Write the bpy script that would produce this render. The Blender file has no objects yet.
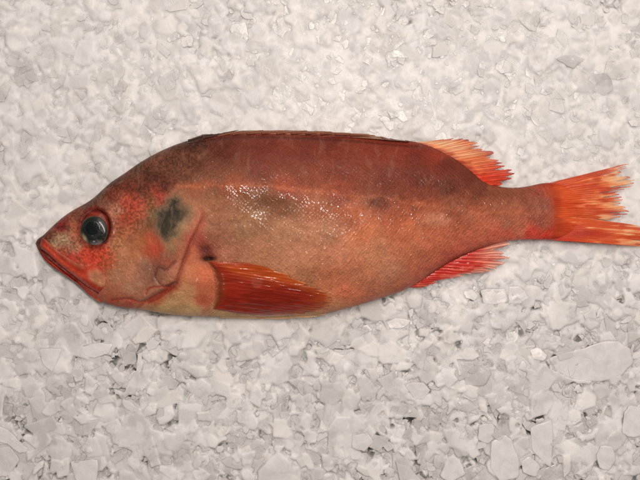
import bpy, math, random
import numpy as np
from mathutils import Vector, Quaternion

random.seed(7)
RNG = np.random.default_rng(11)
S = 0.0006            # metres per unit (one unit = one 640-wide photo pixel at the fish's mid plane)
D = 820.0             # camera height over the fish's mid plane, in units
Z0 = 0.042            # world height of the fish's mid plane
scene = bpy.context.scene
COL = scene.collection

# ------------------------------------------------------------------ helpers
def lin(c):
    c = np.asarray(c, float) / 255.0
    return np.where(c <= 0.04045, c / 12.92, ((c + 0.055) / 1.055) ** 2.4)

def vnoise(x, y, seed=0):
    xi = np.floor(x).astype(np.int64); yi = np.floor(y).astype(np.int64)
    fx = x - xi; fy = y - yi
    fx = fx * fx * fx * (fx * (fx * 6 - 15) + 10); fy = fy * fy * fy * (fy * (fy * 6 - 15) + 10)
    def h(a, b):
        n = (a * 374761393 + b * 668265263 + seed * 974634777) & 0xFFFFFFFF
        n = ((n ^ (n >> 13)) * 1274126177) & 0xFFFFFFFF
        n = ((n ^ (n >> 16)) * 2246822519) & 0xFFFFFFFF
        return ((n ^ (n >> 15)) & 0xFFFFFF) / float(0xFFFFFF)
    a = h(xi, yi); b = h(xi + 1, yi); c = h(xi, yi + 1); d = h(xi + 1, yi + 1)
    return (a * (1 - fx) + b * fx) * (1 - fy) + (c * (1 - fx) + d * fx) * fy

def fbm(x, y, seed=0, octv=4):
    s = 0; a = 0.5; t = 0
    for k in range(octv):
        s = s + a * vnoise(x * 2 ** k + 17.3 * k, y * 2 ** k - 9.1 * k, seed + k); t += a; a *= 0.5
    return s / t          # 0..1, mean .5

def sstep(a, b, x):
    t = np.clip((x - a) / (b - a), 0, 1)
    return t * t * (3 - 2 * t)

def polydist(px, py, pts):
    """distance to a polyline, the side (+ to the left of travel, image y down) and the position along it"""
    best = np.full(px.shape, 1e9); side = np.zeros(px.shape); tt = np.zeros(px.shape)
    n = len(pts) - 1
    for k in range(n):
        ax, ay = pts[k]; bx, by = pts[k + 1]
        dx, dy = bx - ax, by - ay
        L2 = dx * dx + dy * dy
        t = np.clip(((px - ax) * dx + (py - ay) * dy) / L2, 0, 1)
        qx = px - (ax + t * dx); qy = py - (ay + t * dy)
        d = np.hypot(qx, qy)
        m = d < best
        best = np.where(m, d, best)
        side = np.where(m, np.sign(dx * (py - ay) - dy * (px - ax)), side)
        tt = np.where(m, (k + t) / n, tt)
    return best, side, tt

def smooth_curve(pts, n=160):
    """Catmull-Rom through points"""
    P = [np.array(p, float) for p in pts]
    P = [2 * P[0] - P[1]] + P + [2 * P[-1] - P[-2]]
    out = []
    segs = len(P) - 3
    for i in range(n):
        u = i / (n - 1) * segs; k = min(int(u), segs - 1); t = u - k
        a, b, c, d = P[k:k + 4]
        out.append(0.5 * ((2 * b) + (-a + c) * t + (2 * a - 5 * b + 4 * c - d) * t * t + (-a + 3 * b - 3 * c + d) * t ** 3))
    return np.array(out)

def W(ix, iy, z):
    """point at height z (units over the mid plane) which is seen at photo position ix, iy"""
    k = (D - z) / D
    return (ix - 320) * k * S, (240 - iy) * k * S, Z0 + z * S

def mesh_obj(name, co, faces, mat, parent=None, color=None, attrs=None, uv=None, smooth=True):
    me = bpy.data.meshes.new(name)
    co = np.asarray(co, np.float32)
    if isinstance(faces, np.ndarray):
        nf, k = faces.shape
        me.vertices.add(len(co)); me.vertices.foreach_set('co', co.ravel())
        me.loops.add(nf * k); me.loops.foreach_set('vertex_index', faces.ravel().astype(np.int32))
        me.polygons.add(nf)
        me.polygons.foreach_set('loop_start', np.arange(0, nf * k, k, dtype=np.int32))
        me.polygons.foreach_set('loop_total', np.full(nf, k, dtype=np.int32))
        me.update(calc_edges=True)
    else:
        me.from_pydata([tuple(map(float, c)) for c in co], [], faces)
    me.validate()
    me.polygons.foreach_set('use_smooth', np.full(len(me.polygons), smooth))
    if color is not None:
        a = me.color_attributes.new('Col', 'FLOAT_COLOR', 'POINT')
        c4 = np.ones((len(co), 4), np.float32); c4[:, :3] = color
        a.data.foreach_set('color', c4.ravel())
    for k_, v in (attrs or {}).items():
        a = me.attributes.new(k_, 'FLOAT', 'POINT'); a.data.foreach_set('value', np.asarray(v, np.float32))
    if uv is not None:
        l = me.uv_layers.new(name='UVMap')
        vi = np.empty(len(me.loops), np.int32); me.loops.foreach_get('vertex_index', vi)
        l.data.foreach_set('uv', np.asarray(uv, np.float32)[vi].ravel())
    me.materials.append(mat)
    o = bpy.data.objects.new(name, me); COL.objects.link(o)
    if parent is not None: o.parent = parent
    return o

def grid_faces(nu, nv, closed_v=False, flip=False):
    i = np.arange(nu - 1)[:, None]; j = np.arange(nv if closed_v else nv - 1)[None, :]
    j2 = (j + 1) % nv
    f = np.stack([i * nv + j, (i + 1) * nv + j, (i + 1) * nv + j2, i * nv + j2], -1).reshape(-1, 4)
    return f[:, ::-1].copy() if flip else f

def nodes(name):
    m = bpy.data.materials.new(name); m.use_nodes = True
    nt = m.node_tree; nt.nodes.clear()
    return m, nt, nt.nodes.new, nt.links.new

# ------------------------------------------------------------------ materials
def principled_common(p, rough=0.3, coat=0.0, coat_rough=0.1, sss=0.0):
    p.inputs['Roughness'].default_value = rough
    p.inputs['Coat Weight'].default_value = coat
    p.inputs['Coat Roughness'].default_value = coat_rough
    p.inputs['Coat IOR'].default_value = 1.38
    p.inputs['Specular IOR Level'].default_value = 0.15
    p.inputs['Subsurface Weight'].default_value = sss
    p.inputs['Subsurface Scale'].default_value = 0.003
    p.inputs['Subsurface Radius'].default_value = (1.0, 0.35, 0.2)

def skin_material():
    m, nt, N, L = nodes('wet_fish_skin')
    out = N('ShaderNodeOutputMaterial'); p = N('ShaderNodeBsdfPrincipled'); L(p.outputs[0], out.inputs[0])
    principled_common(p, 0.48, 0.75, 0.1, 0.05)
    col = N('ShaderNodeAttribute'); col.attribute_name = 'Col'
    sc = N('ShaderNodeAttribute'); sc.attribute_name = 'scale'
    uv = N('ShaderNodeUVMap')
    def vor(scale, rnd, feature='F1'):
        v = N('ShaderNodeTexVoronoi'); v.voronoi_dimensions = '2D'; v.feature = feature
        v.inputs['Scale'].default_value = scale; v.inputs['Randomness'].default_value = rnd
        return v
    def math_(op, a, b=None, clamp=False):
        n = N('ShaderNodeMath'); n.operation = op; n.use_clamp = clamp
        for k, s in enumerate((a, b)):
            if s is None: continue
            if isinstance(s, (int, float)): n.inputs[k].default_value = s
            else: L(s, n.inputs[k])
        return n.outputs[0]
    # warp the lattice a little so that the rows wander
    wn = N('ShaderNodeTexNoise'); wn.inputs['Scale'].default_value = 0.035; wn.inputs['Detail'].default_value = 2
    L(uv.outputs[0], wn.inputs['Vector'])
    ws = N('ShaderNodeVectorMath'); ws.operation = 'SCALE'; ws.inputs['Scale'].default_value = 8.0
    L(wn.outputs['Color'], ws.inputs[0])
    wa = N('ShaderNodeVectorMath'); wa.operation = 'ADD'; L(uv.outputs[0], wa.inputs[0]); L(ws.outputs[0], wa.inputs[1])
    rot = N('ShaderNodeMapping'); rot.inputs['Rotation'].default_value[2] = math.radians(42)
    L(wa.outputs[0], rot.inputs['Vector'])
    v1 = vor(0.34, 0.5); L(rot.outputs[0], v1.inputs['Vector'])
    v2 = vor(0.34, 0.5, 'DISTANCE_TO_EDGE'); L(rot.outputs[0], v2.inputs['Vector'])
    # local offset inside a scale: tilt each plate towards the tail
    scl = N('ShaderNodeVectorMath'); scl.operation = 'SUBTRACT'; L(v1.outputs['Position'], scl.inputs[0]); L(rot.outputs[0], scl.inputs[1])
    dot = N('ShaderNodeVectorMath'); dot.operation = 'DOT_PRODUCT'; L(scl.outputs[0], dot.inputs[0])
    dot.inputs[1].default_value = (math.cos(math.radians(42)), math.sin(math.radians(42)), 0)
    tilt = math_('MULTIPLY', dot.outputs['Value'], -0.12)
    edge = math_('MULTIPLY', math_('MINIMUM', v2.outputs['Distance'], 0.16), 2.2)
    hs = math_('MULTIPLY', math_('ADD', tilt, edge), sc.outputs['Fac'])
    fine = N('ShaderNodeTexNoise'); fine.inputs['Scale'].default_value = 0.42; fine.inputs['Detail'].default_value = 3
    L(uv.outputs[0], fine.inputs['Vector'])
    h = math_('ADD', hs, math_('MULTIPLY', fine.outputs['Fac'], 0.75))
    med = N('ShaderNodeTexNoise'); med.inputs['Scale'].default_value = 0.09; med.inputs['Detail'].default_value = 2
    L(uv.outputs[0], med.inputs['Vector'])
    h = math_('ADD', h, math_('MULTIPLY', med.outputs['Fac'], 1.8))
    b = N('ShaderNodeBump'); b.inputs['Strength'].default_value = 0.75; b.inputs['Distance'].default_value = S * 1.15
    L(h, b.inputs['Height']); L(b.outputs[0], p.inputs['Normal']); 
    b2 = N('ShaderNodeBump'); b2.inputs['Strength'].default_value = 0.8; b2.inputs['Distance'].default_value = S * 0.75
    hc = math_('ADD', math_('MULTIPLY', hs, 0.75), math_('ADD', math_('MULTIPLY', fine.outputs['Fac'], 0.22), math_('MULTIPLY', med.outputs['Fac'], 1.6)))
    L(hc, b2.inputs['Height']); L(b2.outputs[0], p.inputs['Coat Normal'])
    wa_ = N('ShaderNodeAttribute'); wa_.attribute_name = 'wet'
    L(wa_.outputs['Fac'], p.inputs['Coat Weight'])
    # colour: scale rims paler, each scale its own tint, pigment grain
    sep = N('ShaderNodeSeparateColor'); L(v1.outputs['Color'], sep.inputs[0])
    tint = math_('ADD', math_('MULTIPLY', math_('SUBTRACT', sep.outputs[0], 0.5), 0.24), 1.0)
    rim = math_('MULTIPLY', math_('SUBTRACT', 0.17, math_('MINIMUM', v2.outputs['Distance'], 0.3)), 1.0)
    tint = math_('ADD', tint, rim)
    tint = math_('ADD', math_('MULTIPLY', math_('SUBTRACT', tint, 1.0), sc.outputs['Fac']), 1.0)
    g = N('ShaderNodeTexNoise'); g.inputs['Scale'].default_value = 0.55; g.inputs['Detail'].default_value = 4; g.inputs['Roughness'].default_value = 0.65
    L(uv.outputs[0], g.inputs['Vector'])
    tint = math_('MULTIPLY', tint, math_('ADD', math_('MULTIPLY', g.outputs['Fac'], 0.75), 0.64))
    mul = N('ShaderNodeVectorMath'); mul.operation = 'SCALE'; L(col.outputs['Color'], mul.inputs[0]); L(tint, mul.inputs['Scale'])
    # milky slime film in thin vertical wisps
    mp = N('ShaderNodeMapping'); mp.inputs['Scale'].default_value = (0.10, 0.035, 1); mp.inputs['Rotation'].default_value[2] = 0.25
    L(uv.outputs[0], mp.inputs['Vector'])
    sn = N('ShaderNodeTexNoise'); sn.inputs['Scale'].default_value = 1.0; sn.inputs['Detail'].default_value = 6; sn.inputs['Roughness'].default_value = 0.65; sn.inputs['Distortion'].default_value = 0.6
    L(mp.outputs[0], sn.inputs['Vector'])
    sr = N('ShaderNodeMapRange'); sr.inputs['From Min'].default_value = 0.54; sr.inputs['From Max'].default_value = 0.78; sr.inputs['To Max'].default_value = 0.24
    L(sn.outputs['Fac'], sr.inputs['Value'])
    mx = N('ShaderNodeMix'); mx.data_type = 'RGBA'; L(sr.outputs[0], mx.inputs['Factor']); L(mul.outputs[0], mx.inputs['A'])
    mx.inputs['B'].default_value = (*lin((190, 148, 122)), 1)
    L(mx.outputs['Result'], p.inputs['Base Color'])
    # patchy wetness
    wet = N('ShaderNodeMapRange'); wet.inputs['From Min'].default_value = 0.35; wet.inputs['From Max'].default_value = 0.65
    wet.inputs['To Min'].default_value = 0.05; wet.inputs['To Max'].default_value = 0.13
    L(med.outputs['Fac'], wet.inputs['Value']); L(wet.outputs[0], p.inputs['Coat Roughness'])
    return m

def fin_material():
    m, nt, N, L = nodes('wet_fin_membrane')
    out = N('ShaderNodeOutputMaterial'); p = N('ShaderNodeBsdfPrincipled')
    principled_common(p, 0.38, 0.8, 0.1, 0.0)
    col = N('ShaderNodeAttribute'); col.attribute_name = 'Col'
    thin = N('ShaderNodeAttribute'); thin.attribute_name = 'thin'
    uv = N('ShaderNodeUVMap')
    g = N('ShaderNodeTexNoise'); g.inputs['Scale'].default_value = 1.0; g.inputs['Detail'].default_value = 3
    mp = N('ShaderNodeMapping'); mp.inputs['Scale'].default_value = (1.4, 0.07, 1)
    L(uv.outputs[0], mp.inputs['Vector']); L(mp.outputs[0], g.inputs['Vector'])
    ml = N('ShaderNodeMath'); ml.operation = 'MULTIPLY_ADD'; ml.inputs[1].default_value = 0.6; ml.inputs[2].default_value = 0.7
    L(g.outputs['Fac'], ml.inputs[0])
    mul = N('ShaderNodeVectorMath'); mul.operation = 'SCALE'; L(col.outputs['Color'], mul.inputs[0]); L(ml.outputs[0], mul.inputs['Scale'])
    L(mul.outputs[0], p.inputs['Base Color'])
    b = N('ShaderNodeBump'); b.inputs['Strength'].default_value = 0.5; b.inputs['Distance'].default_value = S * 0.6
    L(g.outputs['Fac'], b.inputs['Height']); L(b.outputs[0], p.inputs['Normal']); L(b.outputs[0], p.inputs['Coat Normal'])
    tr = N('ShaderNodeBsdfTranslucent'); L(mul.outputs[0], tr.inputs[0])
    m1 = N('ShaderNodeMixShader'); m1.inputs[0].default_value = 0.05; L(p.outputs[0], m1.inputs[1]); L(tr.outputs[0], m1.inputs[2])
    tp = N('ShaderNodeBsdfTransparent'); 
    m2 = N('ShaderNodeMixShader'); L(thin.outputs['Fac'], m2.inputs[0]); L(m1.outputs[0], m2.inputs[1]); L(tp.outputs[0], m2.inputs[2])
    L(m2.outputs[0], out.inputs[0])
    return m

def ice_material(sss=1.0):
    """frosted, milky ice: light travels a few millimetres inside it; thin wet gloss"""
    m, nt, N, L = nodes('frosted_ice')
    out = N('ShaderNodeOutputMaterial'); p = N('ShaderNodeBsdfPrincipled'); L(p.outputs[0], out.inputs[0])
    principled_common(p, 0.5, 0.10, 0.16, sss)
    p.inputs['Subsurface Radius'].default_value = (1, 1, 1); p.inputs['Subsurface Scale'].default_value = 0.0036
    p.inputs['IOR'].default_value = 1.31
    at = N('ShaderNodeAttribute'); at.attribute_name = 'Col'
    tc = N('ShaderNodeTexCoord')
    n1 = N('ShaderNodeTexNoise'); n1.inputs['Scale'].default_value = 620; n1.inputs['Detail'].default_value = 3; L(tc.outputs['Object'], n1.inputs['Vector'])
    n2 = N('ShaderNodeTexNoise'); n2.inputs['Scale'].default_value = 150; n2.inputs['Detail'].default_value = 5; L(tc.outputs['Object'], n2.inputs['Vector'])
    b = N('ShaderNodeBump'); b.inputs['Strength'].default_value = 0.3; b.inputs['Distance'].default_value = S * .7
    L(n1.outputs['Fac'], b.inputs['Height']); L(b.outputs[0], p.inputs['Normal'])
    cr = N('ShaderNodeMapRange'); cr.inputs['From Min'].default_value = 0.3; cr.inputs['From Max'].default_value = 0.7
    cr.inputs['To Min'].default_value = 0.955; cr.inputs['To Max'].default_value = 1.02
    L(n2.outputs['Fac'], cr.inputs['Value'])
    mul = N('ShaderNodeVectorMath'); mul.operation = 'SCALE'; L(at.outputs['Color'], mul.inputs[0]); L(cr.outputs[0], mul.inputs['Scale'])
    L(mul.outputs[0], p.inputs['Base Color'])
    return m

def flake_material():
    """thin shard of frosted ice: part of the light is scattered both ways, the rest goes straight through"""
    m, nt, N, L = nodes('thin_ice_flake')
    out = N('ShaderNodeOutputMaterial')
    at = N('ShaderNodeAttribute'); at.attribute_name = 'Col'
    cl = N('ShaderNodeAttribute'); cl.attribute_name = 'clear'
    tc = N('ShaderNodeTexCoord')
    n1 = N('ShaderNodeTexNoise'); n1.inputs['Scale'].default_value = 420; n1.inputs['Detail'].default_value = 3; L(tc.outputs['Object'], n1.inputs['Vector'])
    n2 = N('ShaderNodeTexNoise'); n2.inputs['Scale'].default_value = 170; n2.inputs['Detail'].default_value = 4; L(tc.outputs['Object'], n2.inputs['Vector'])
    b = N('ShaderNodeBump'); b.inputs['Strength'].default_value = 0.35; b.inputs['Distance'].default_value = S * .8
    L(n1.outputs['Fac'], b.inputs['Height'])
    df = N('ShaderNodeBsdfDiffuse'); L(at.outputs['Color'], df.inputs[0]); L(b.outputs[0], df.inputs['Normal'])
    tr = N('ShaderNodeBsdfTranslucent'); L(at.outputs['Color'], tr.inputs[0])
    m1 = N('ShaderNodeMixShader'); m1.inputs[0].default_value = 0.16; L(df.outputs[0], m1.inputs[1]); L(tr.outputs[0], m1.inputs[2])
    tp = N('ShaderNodeBsdfTransparent'); tp.inputs[0].default_value = (0.985, 0.99, 0.985, 1)
    ad = N('ShaderNodeMath'); ad.operation = 'MULTIPLY_ADD'; ad.inputs[1].default_value = 0.5; ad.inputs[2].default_value = -0.25; L(n2.outputs['Fac'], ad.inputs[0])
    ad2 = N('ShaderNodeMath'); ad2.operation = 'ADD'; ad2.use_clamp = True; L(ad.outputs[0], ad2.inputs[0]); L(cl.outputs['Fac'], ad2.inputs[1])
    m2 = N('ShaderNodeMixShader'); L(ad2.outputs[0], m2.inputs[0]); L(m1.outputs[0], m2.inputs[1]); L(tp.outputs[0], m2.inputs[2])
    gl = N('ShaderNodeBsdfGlossy'); gl.inputs['Roughness'].default_value = 0.24; L(b.outputs[0], gl.inputs['Normal'])
    fr = N('ShaderNodeFresnel'); fr.inputs[0].default_value = 1.31
    m3 = N('ShaderNodeMixShader'); L(fr.outputs[0], m3.inputs[0]); L(m2.outputs[0], m3.inputs[1]); L(gl.outputs[0], m3.inputs[2])
    L(m3.outputs[0], out.inputs[0])
    return m

def simple(name, rgb, rough=0.2, coat=1.0, noise=0.0):
    m, nt, N, L = nodes(name)
    out = N('ShaderNodeOutputMaterial'); p = N('ShaderNodeBsdfPrincipled'); L(p.outputs[0], out.inputs[0])
    principled_common(p, rough, coat, 0.04, 0.0)
    tc = N('ShaderNodeTexCoord'); n = N('ShaderNodeTexNoise'); n.inputs['Scale'].default_value = 900; n.inputs['Detail'].default_value = 3
    L(tc.outputs['Object'], n.inputs['Vector'])
    mr = N('ShaderNodeMapRange'); mr.inputs['To Min'].default_value = 1 - noise; mr.inputs['To Max'].default_value = 1 + noise; L(n.outputs['Fac'], mr.inputs['Value'])
    v = N('ShaderNodeVectorMath'); v.operation = 'SCALE'; v.inputs[0].default_value = tuple(lin(rgb)); L(mr.outputs[0], v.inputs['Scale'])
    L(v.outputs[0], p.inputs['Base Color'])
    return m

def vcol_material(name, rough=0.2, coat=1.0, cr=0.05, bump=0.3):
    m, nt, N, L = nodes(name)
    out = N('ShaderNodeOutputMaterial'); p = N('ShaderNodeBsdfPrincipled'); L(p.outputs[0], out.inputs[0])
    principled_common(p, rough, coat, cr, 0.0)
    at = N('ShaderNodeAttribute'); at.attribute_name = 'Col'; L(at.outputs['Color'], p.inputs['Base Color'])
    tc = N('ShaderNodeTexCoord'); n = N('ShaderNodeTexNoise'); n.inputs['Scale'].default_value = 700; n.inputs['Detail'].default_value = 3
    L(tc.outputs['Object'], n.inputs['Vector'])
    b = N('ShaderNodeBump'); b.inputs['Strength'].default_value = bump; b.inputs['Distance'].default_value = S
    L(n.outputs['Fac'], b.inputs['Height']); L(b.outputs[0], p.inputs['Normal'])
    return m

SKIN = skin_material(); FIN = fin_material()
ICE = ice_material(); FLAKE = flake_material()
EYE = vcol_material('wet_eye', 0.3, 0.5, 0.13, 0.35)
FG = np.array([1.22, 1.20, 1.30])
GAIN = np.array([1.06, 0.98, 0.72])          # photo colour -> base colour (the fish is lit at about three quarters of full white)

# ------------------------------------------------------------------ fish: body shape
TOP = np.array([(36, 243), (38, 239), (44, 235), (52, 227), (60, 219.5), (68, 213.5), (77, 208), (88, 202.5), (98, 195), (107, 185.5), (116, 179), (125, 173.5), (135, 166),
                (147, 158.5), (160, 151.5), (175, 145), (190, 140), (205, 136.5), (225, 133.5), (250, 132.5), (290, 132.5), (320, 133.5), (350, 135.5),
                (380, 138.5), (400, 140), (418, 142), (432, 146), (450, 155), (465, 165), (478, 176.5), (489, 184.5), (500, 187), (515, 188), (528, 186.5),
                (541, 183.2), (552, 182.5), (562, 185), (570, 189), (577, 196), (582, 205)], float)
BOT = np.array([(36, 243.5), (38, 249), (43, 256), (50, 263), (58, 268.5), (68, 275.5), (79, 283), (90, 294), (100, 301), (110, 305), (122, 307.5), (140, 309),
                (155, 312), (170, 314.5), (190, 316), (220, 317), (260, 317), (290, 316.5), (315, 315), (335, 311.5), (355, 306), (380, 298.5), (400, 292),
                (418, 283), (436, 271), (452, 261), (470, 253), (487, 246.5), (503, 242), (515, 240), (530, 239.5), (545, 239.8), (555, 239), (564, 236), (572, 231), (578, 223), (582, 213)], float)
HGT = np.array([(36, 1.5), (40, 6), (50, 10), (65, 14), (80, 18), (95, 21.5), (115, 26), (140, 31), (180, 37), (230, 41), (300, 41), (350, 37), (400, 30.5),
                (440, 24), (470, 19), (500, 14), (525, 11), (540, 9.2), (552, 7.0), (562, 4.6), (572, 2.0), (582, -1.0)], float)
def smooth1d(x, pts, w=5.0):
    acc = 0
    for k, g in zip((-1.5, -1, -.5, 0, .5, 1, 1.5), (.06, .13, .2, .22, .2, .13, .06)):
        acc = acc + g * np.interp(x + k * w * np.clip((x - 36) / 20, 0, 1), pts[:, 0], pts[:, 1])
    return acc
def fT(x): return smooth1d(x, TOP)
def fB(x): return smooth1d(x, BOT)
def fH(x): return smooth1d(x, HGT, 10)

def base_z(x, y):
    """height of the plain body over its mid plane at world-unit x, y (0 outside)"""
    t, b, h = fT(x), fB(x), fH(x)
    mid = 0.5 * (t + b); half = np.maximum(0.5 * (b - t), 0.2)
    v = np.clip((y - mid) / half, -1, 1)
    return h * section(v)
def section(v):
    # a little fuller towards the belly (positive v)
    return np.sqrt(np.clip(1 - np.abs(v) ** 2.15, 0, 1)) * (1 + 0.05 * v)

OPERCLE = [tuple(p) for p in smooth_curve([(176, 192), (190, 199), (203, 212), (199, 226), (191, 243), (185, 258), (180, 272), (176, 283), (164, 291), (150, 299), (138, 307)], 40)]
PREOP = [tuple(p) for p in smooth_curve([(150, 222), (158, 238), (161, 254), (158, 268), (150, 282), (138, 293), (118, 301)], 30)]
FOLD2 = [tuple(p) for p in smooth_curve([(175, 262), (166, 270), (158, 268), (155, 277), (163, 286), (176, 283)], 26)]
FOLD3 = [tuple(p) for p in smooth_curve([(146, 294), (148, 289), (156, 287), (168, 287)], 14)]
FOLD4 = [tuple(p) for p in smooth_curve([(112, 300), (128, 299), (142, 302), (156, 296), (170, 288)], 18)]
FOLD5 = [tuple(p) for p in smooth_curve([(148, 303), (158, 298), (166, 292), (173, 287)], 14)]
LATLINE = [tuple(p) for p in smooth_curve([(172, 188), (200, 186), (240, 185), (290, 188), (340, 193), (390, 200), (430, 206), (480, 212), (540, 213)], 40)]
DGROOVE = [tuple(p) for p in smooth_curve([(196, 143), (230, 138), (280, 137.5), (340, 140), (385, 144), (420, 147)], 20)]
MOUTH = [tuple(p) for p in smooth_curve([(40, 250), (48, 255), (60, 266), (74, 277), (88, 287), (97, 293)], 20)]
BELLYGROOVE = [tuple(p) for p in smooth_curve([(428, 277), (445, 266), (458, 258), (478, 250), (506, 243)], 16)]
EYE_C = (95.0, 229.0)

def relief(ix, iy):
    """small height added to the upper side, by place on the photo"""
    r = np.zeros(ix.shape)
    d, s, t = polydist(ix, iy, OPERCLE)          # shallow trench behind the gill cover
    r -= 1.5 * np.exp(-(d / 3.0) ** 2) * sstep(.15, .5, t)
    d, s, t = polydist(ix, iy, LATLINE)
    r += 0.22 * np.exp(-(d / 2.2) ** 2) * (fbm(ix / 8, iy / 4, 112))
    d, s, t = polydist(ix, iy, PREOP)
    r += .35 * np.exp(-(d / 4.0) ** 2) * np.sin(np.pi * np.clip(t, 0, 1))
    d, s, t = polydist(ix, iy, DGROOVE)
    r -= 0.9 * np.exp(-(d / 1.5) ** 2)
    d, s, t = polydist(ix, iy, MOUTH)
    r -= 2.4 * np.exp(-(d / 1.1) ** 2)
    d, s, t = polydist(ix, iy, BELLYGROOVE)
    r -= 1.2 * np.exp(-(d / 2.0) ** 2)
    for f, a, w in ((FOLD2, 1.2, 1.5), (FOLD3, 1.0, 1.2), (FOLD4, 1.1, 1.5), (FOLD5, 1.3, 1.4)):
        d, s, t = polydist(ix, iy, f); r -= a * np.exp(-(d / w) ** 2)
    # eye socket: raised rim then a well that takes the eyeball
    ex = (ix - 96) / 15.5; ey = (iy - 227.5) / 19.0
    q = np.hypot(ex, ey)
    r += 1.6 * np.exp(-((q - 1.08) / 0.16) ** 2)
    r -= 7.0 * (1 - sstep(0.78, 1.0, q))
    # nostril
    r -= 1.6 * np.exp(-((ix - 63) / 3.2) ** 2 - ((iy - 226) / 2.4) ** 2)
    # pit above the pectoral base, lobe of the base
    r -= 4.5 * np.exp(-((ix - 208) / 6.5) ** 2 - ((iy - 259) / 2.1) ** 2)
    r += 2.6 * np.exp(-((ix - 199) / 11) ** 2 - ((iy - 283) / 18) ** 2)
    # dents and waves of soft flesh
    r += 1.6 * (fbm(ix / 38, iy / 26, 3) - .5) + 0.8 * (fbm(ix / 12, iy / 10, 8) - .5)
    head = 1 - sstep(170, 205, ix)
    r += head * 1.1 * (fbm(ix / 6, iy / 6, 12, 3) - .5)
    r += 1.4 * np.exp(-((ix - 283) / 18) ** 2 - ((iy - 196) / 7) ** 2) - 1.2 * np.exp(-((ix - 268) / 14) ** 2 - ((iy - 206) / 8) ** 2)
    tr_ = sstep(545, 570, ix); r = r * (1 - .8 * tr_) + tr_ * .5 * (fbm(ix / 34, iy / 1.9, 68, 2) - .5)
    return r

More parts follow.
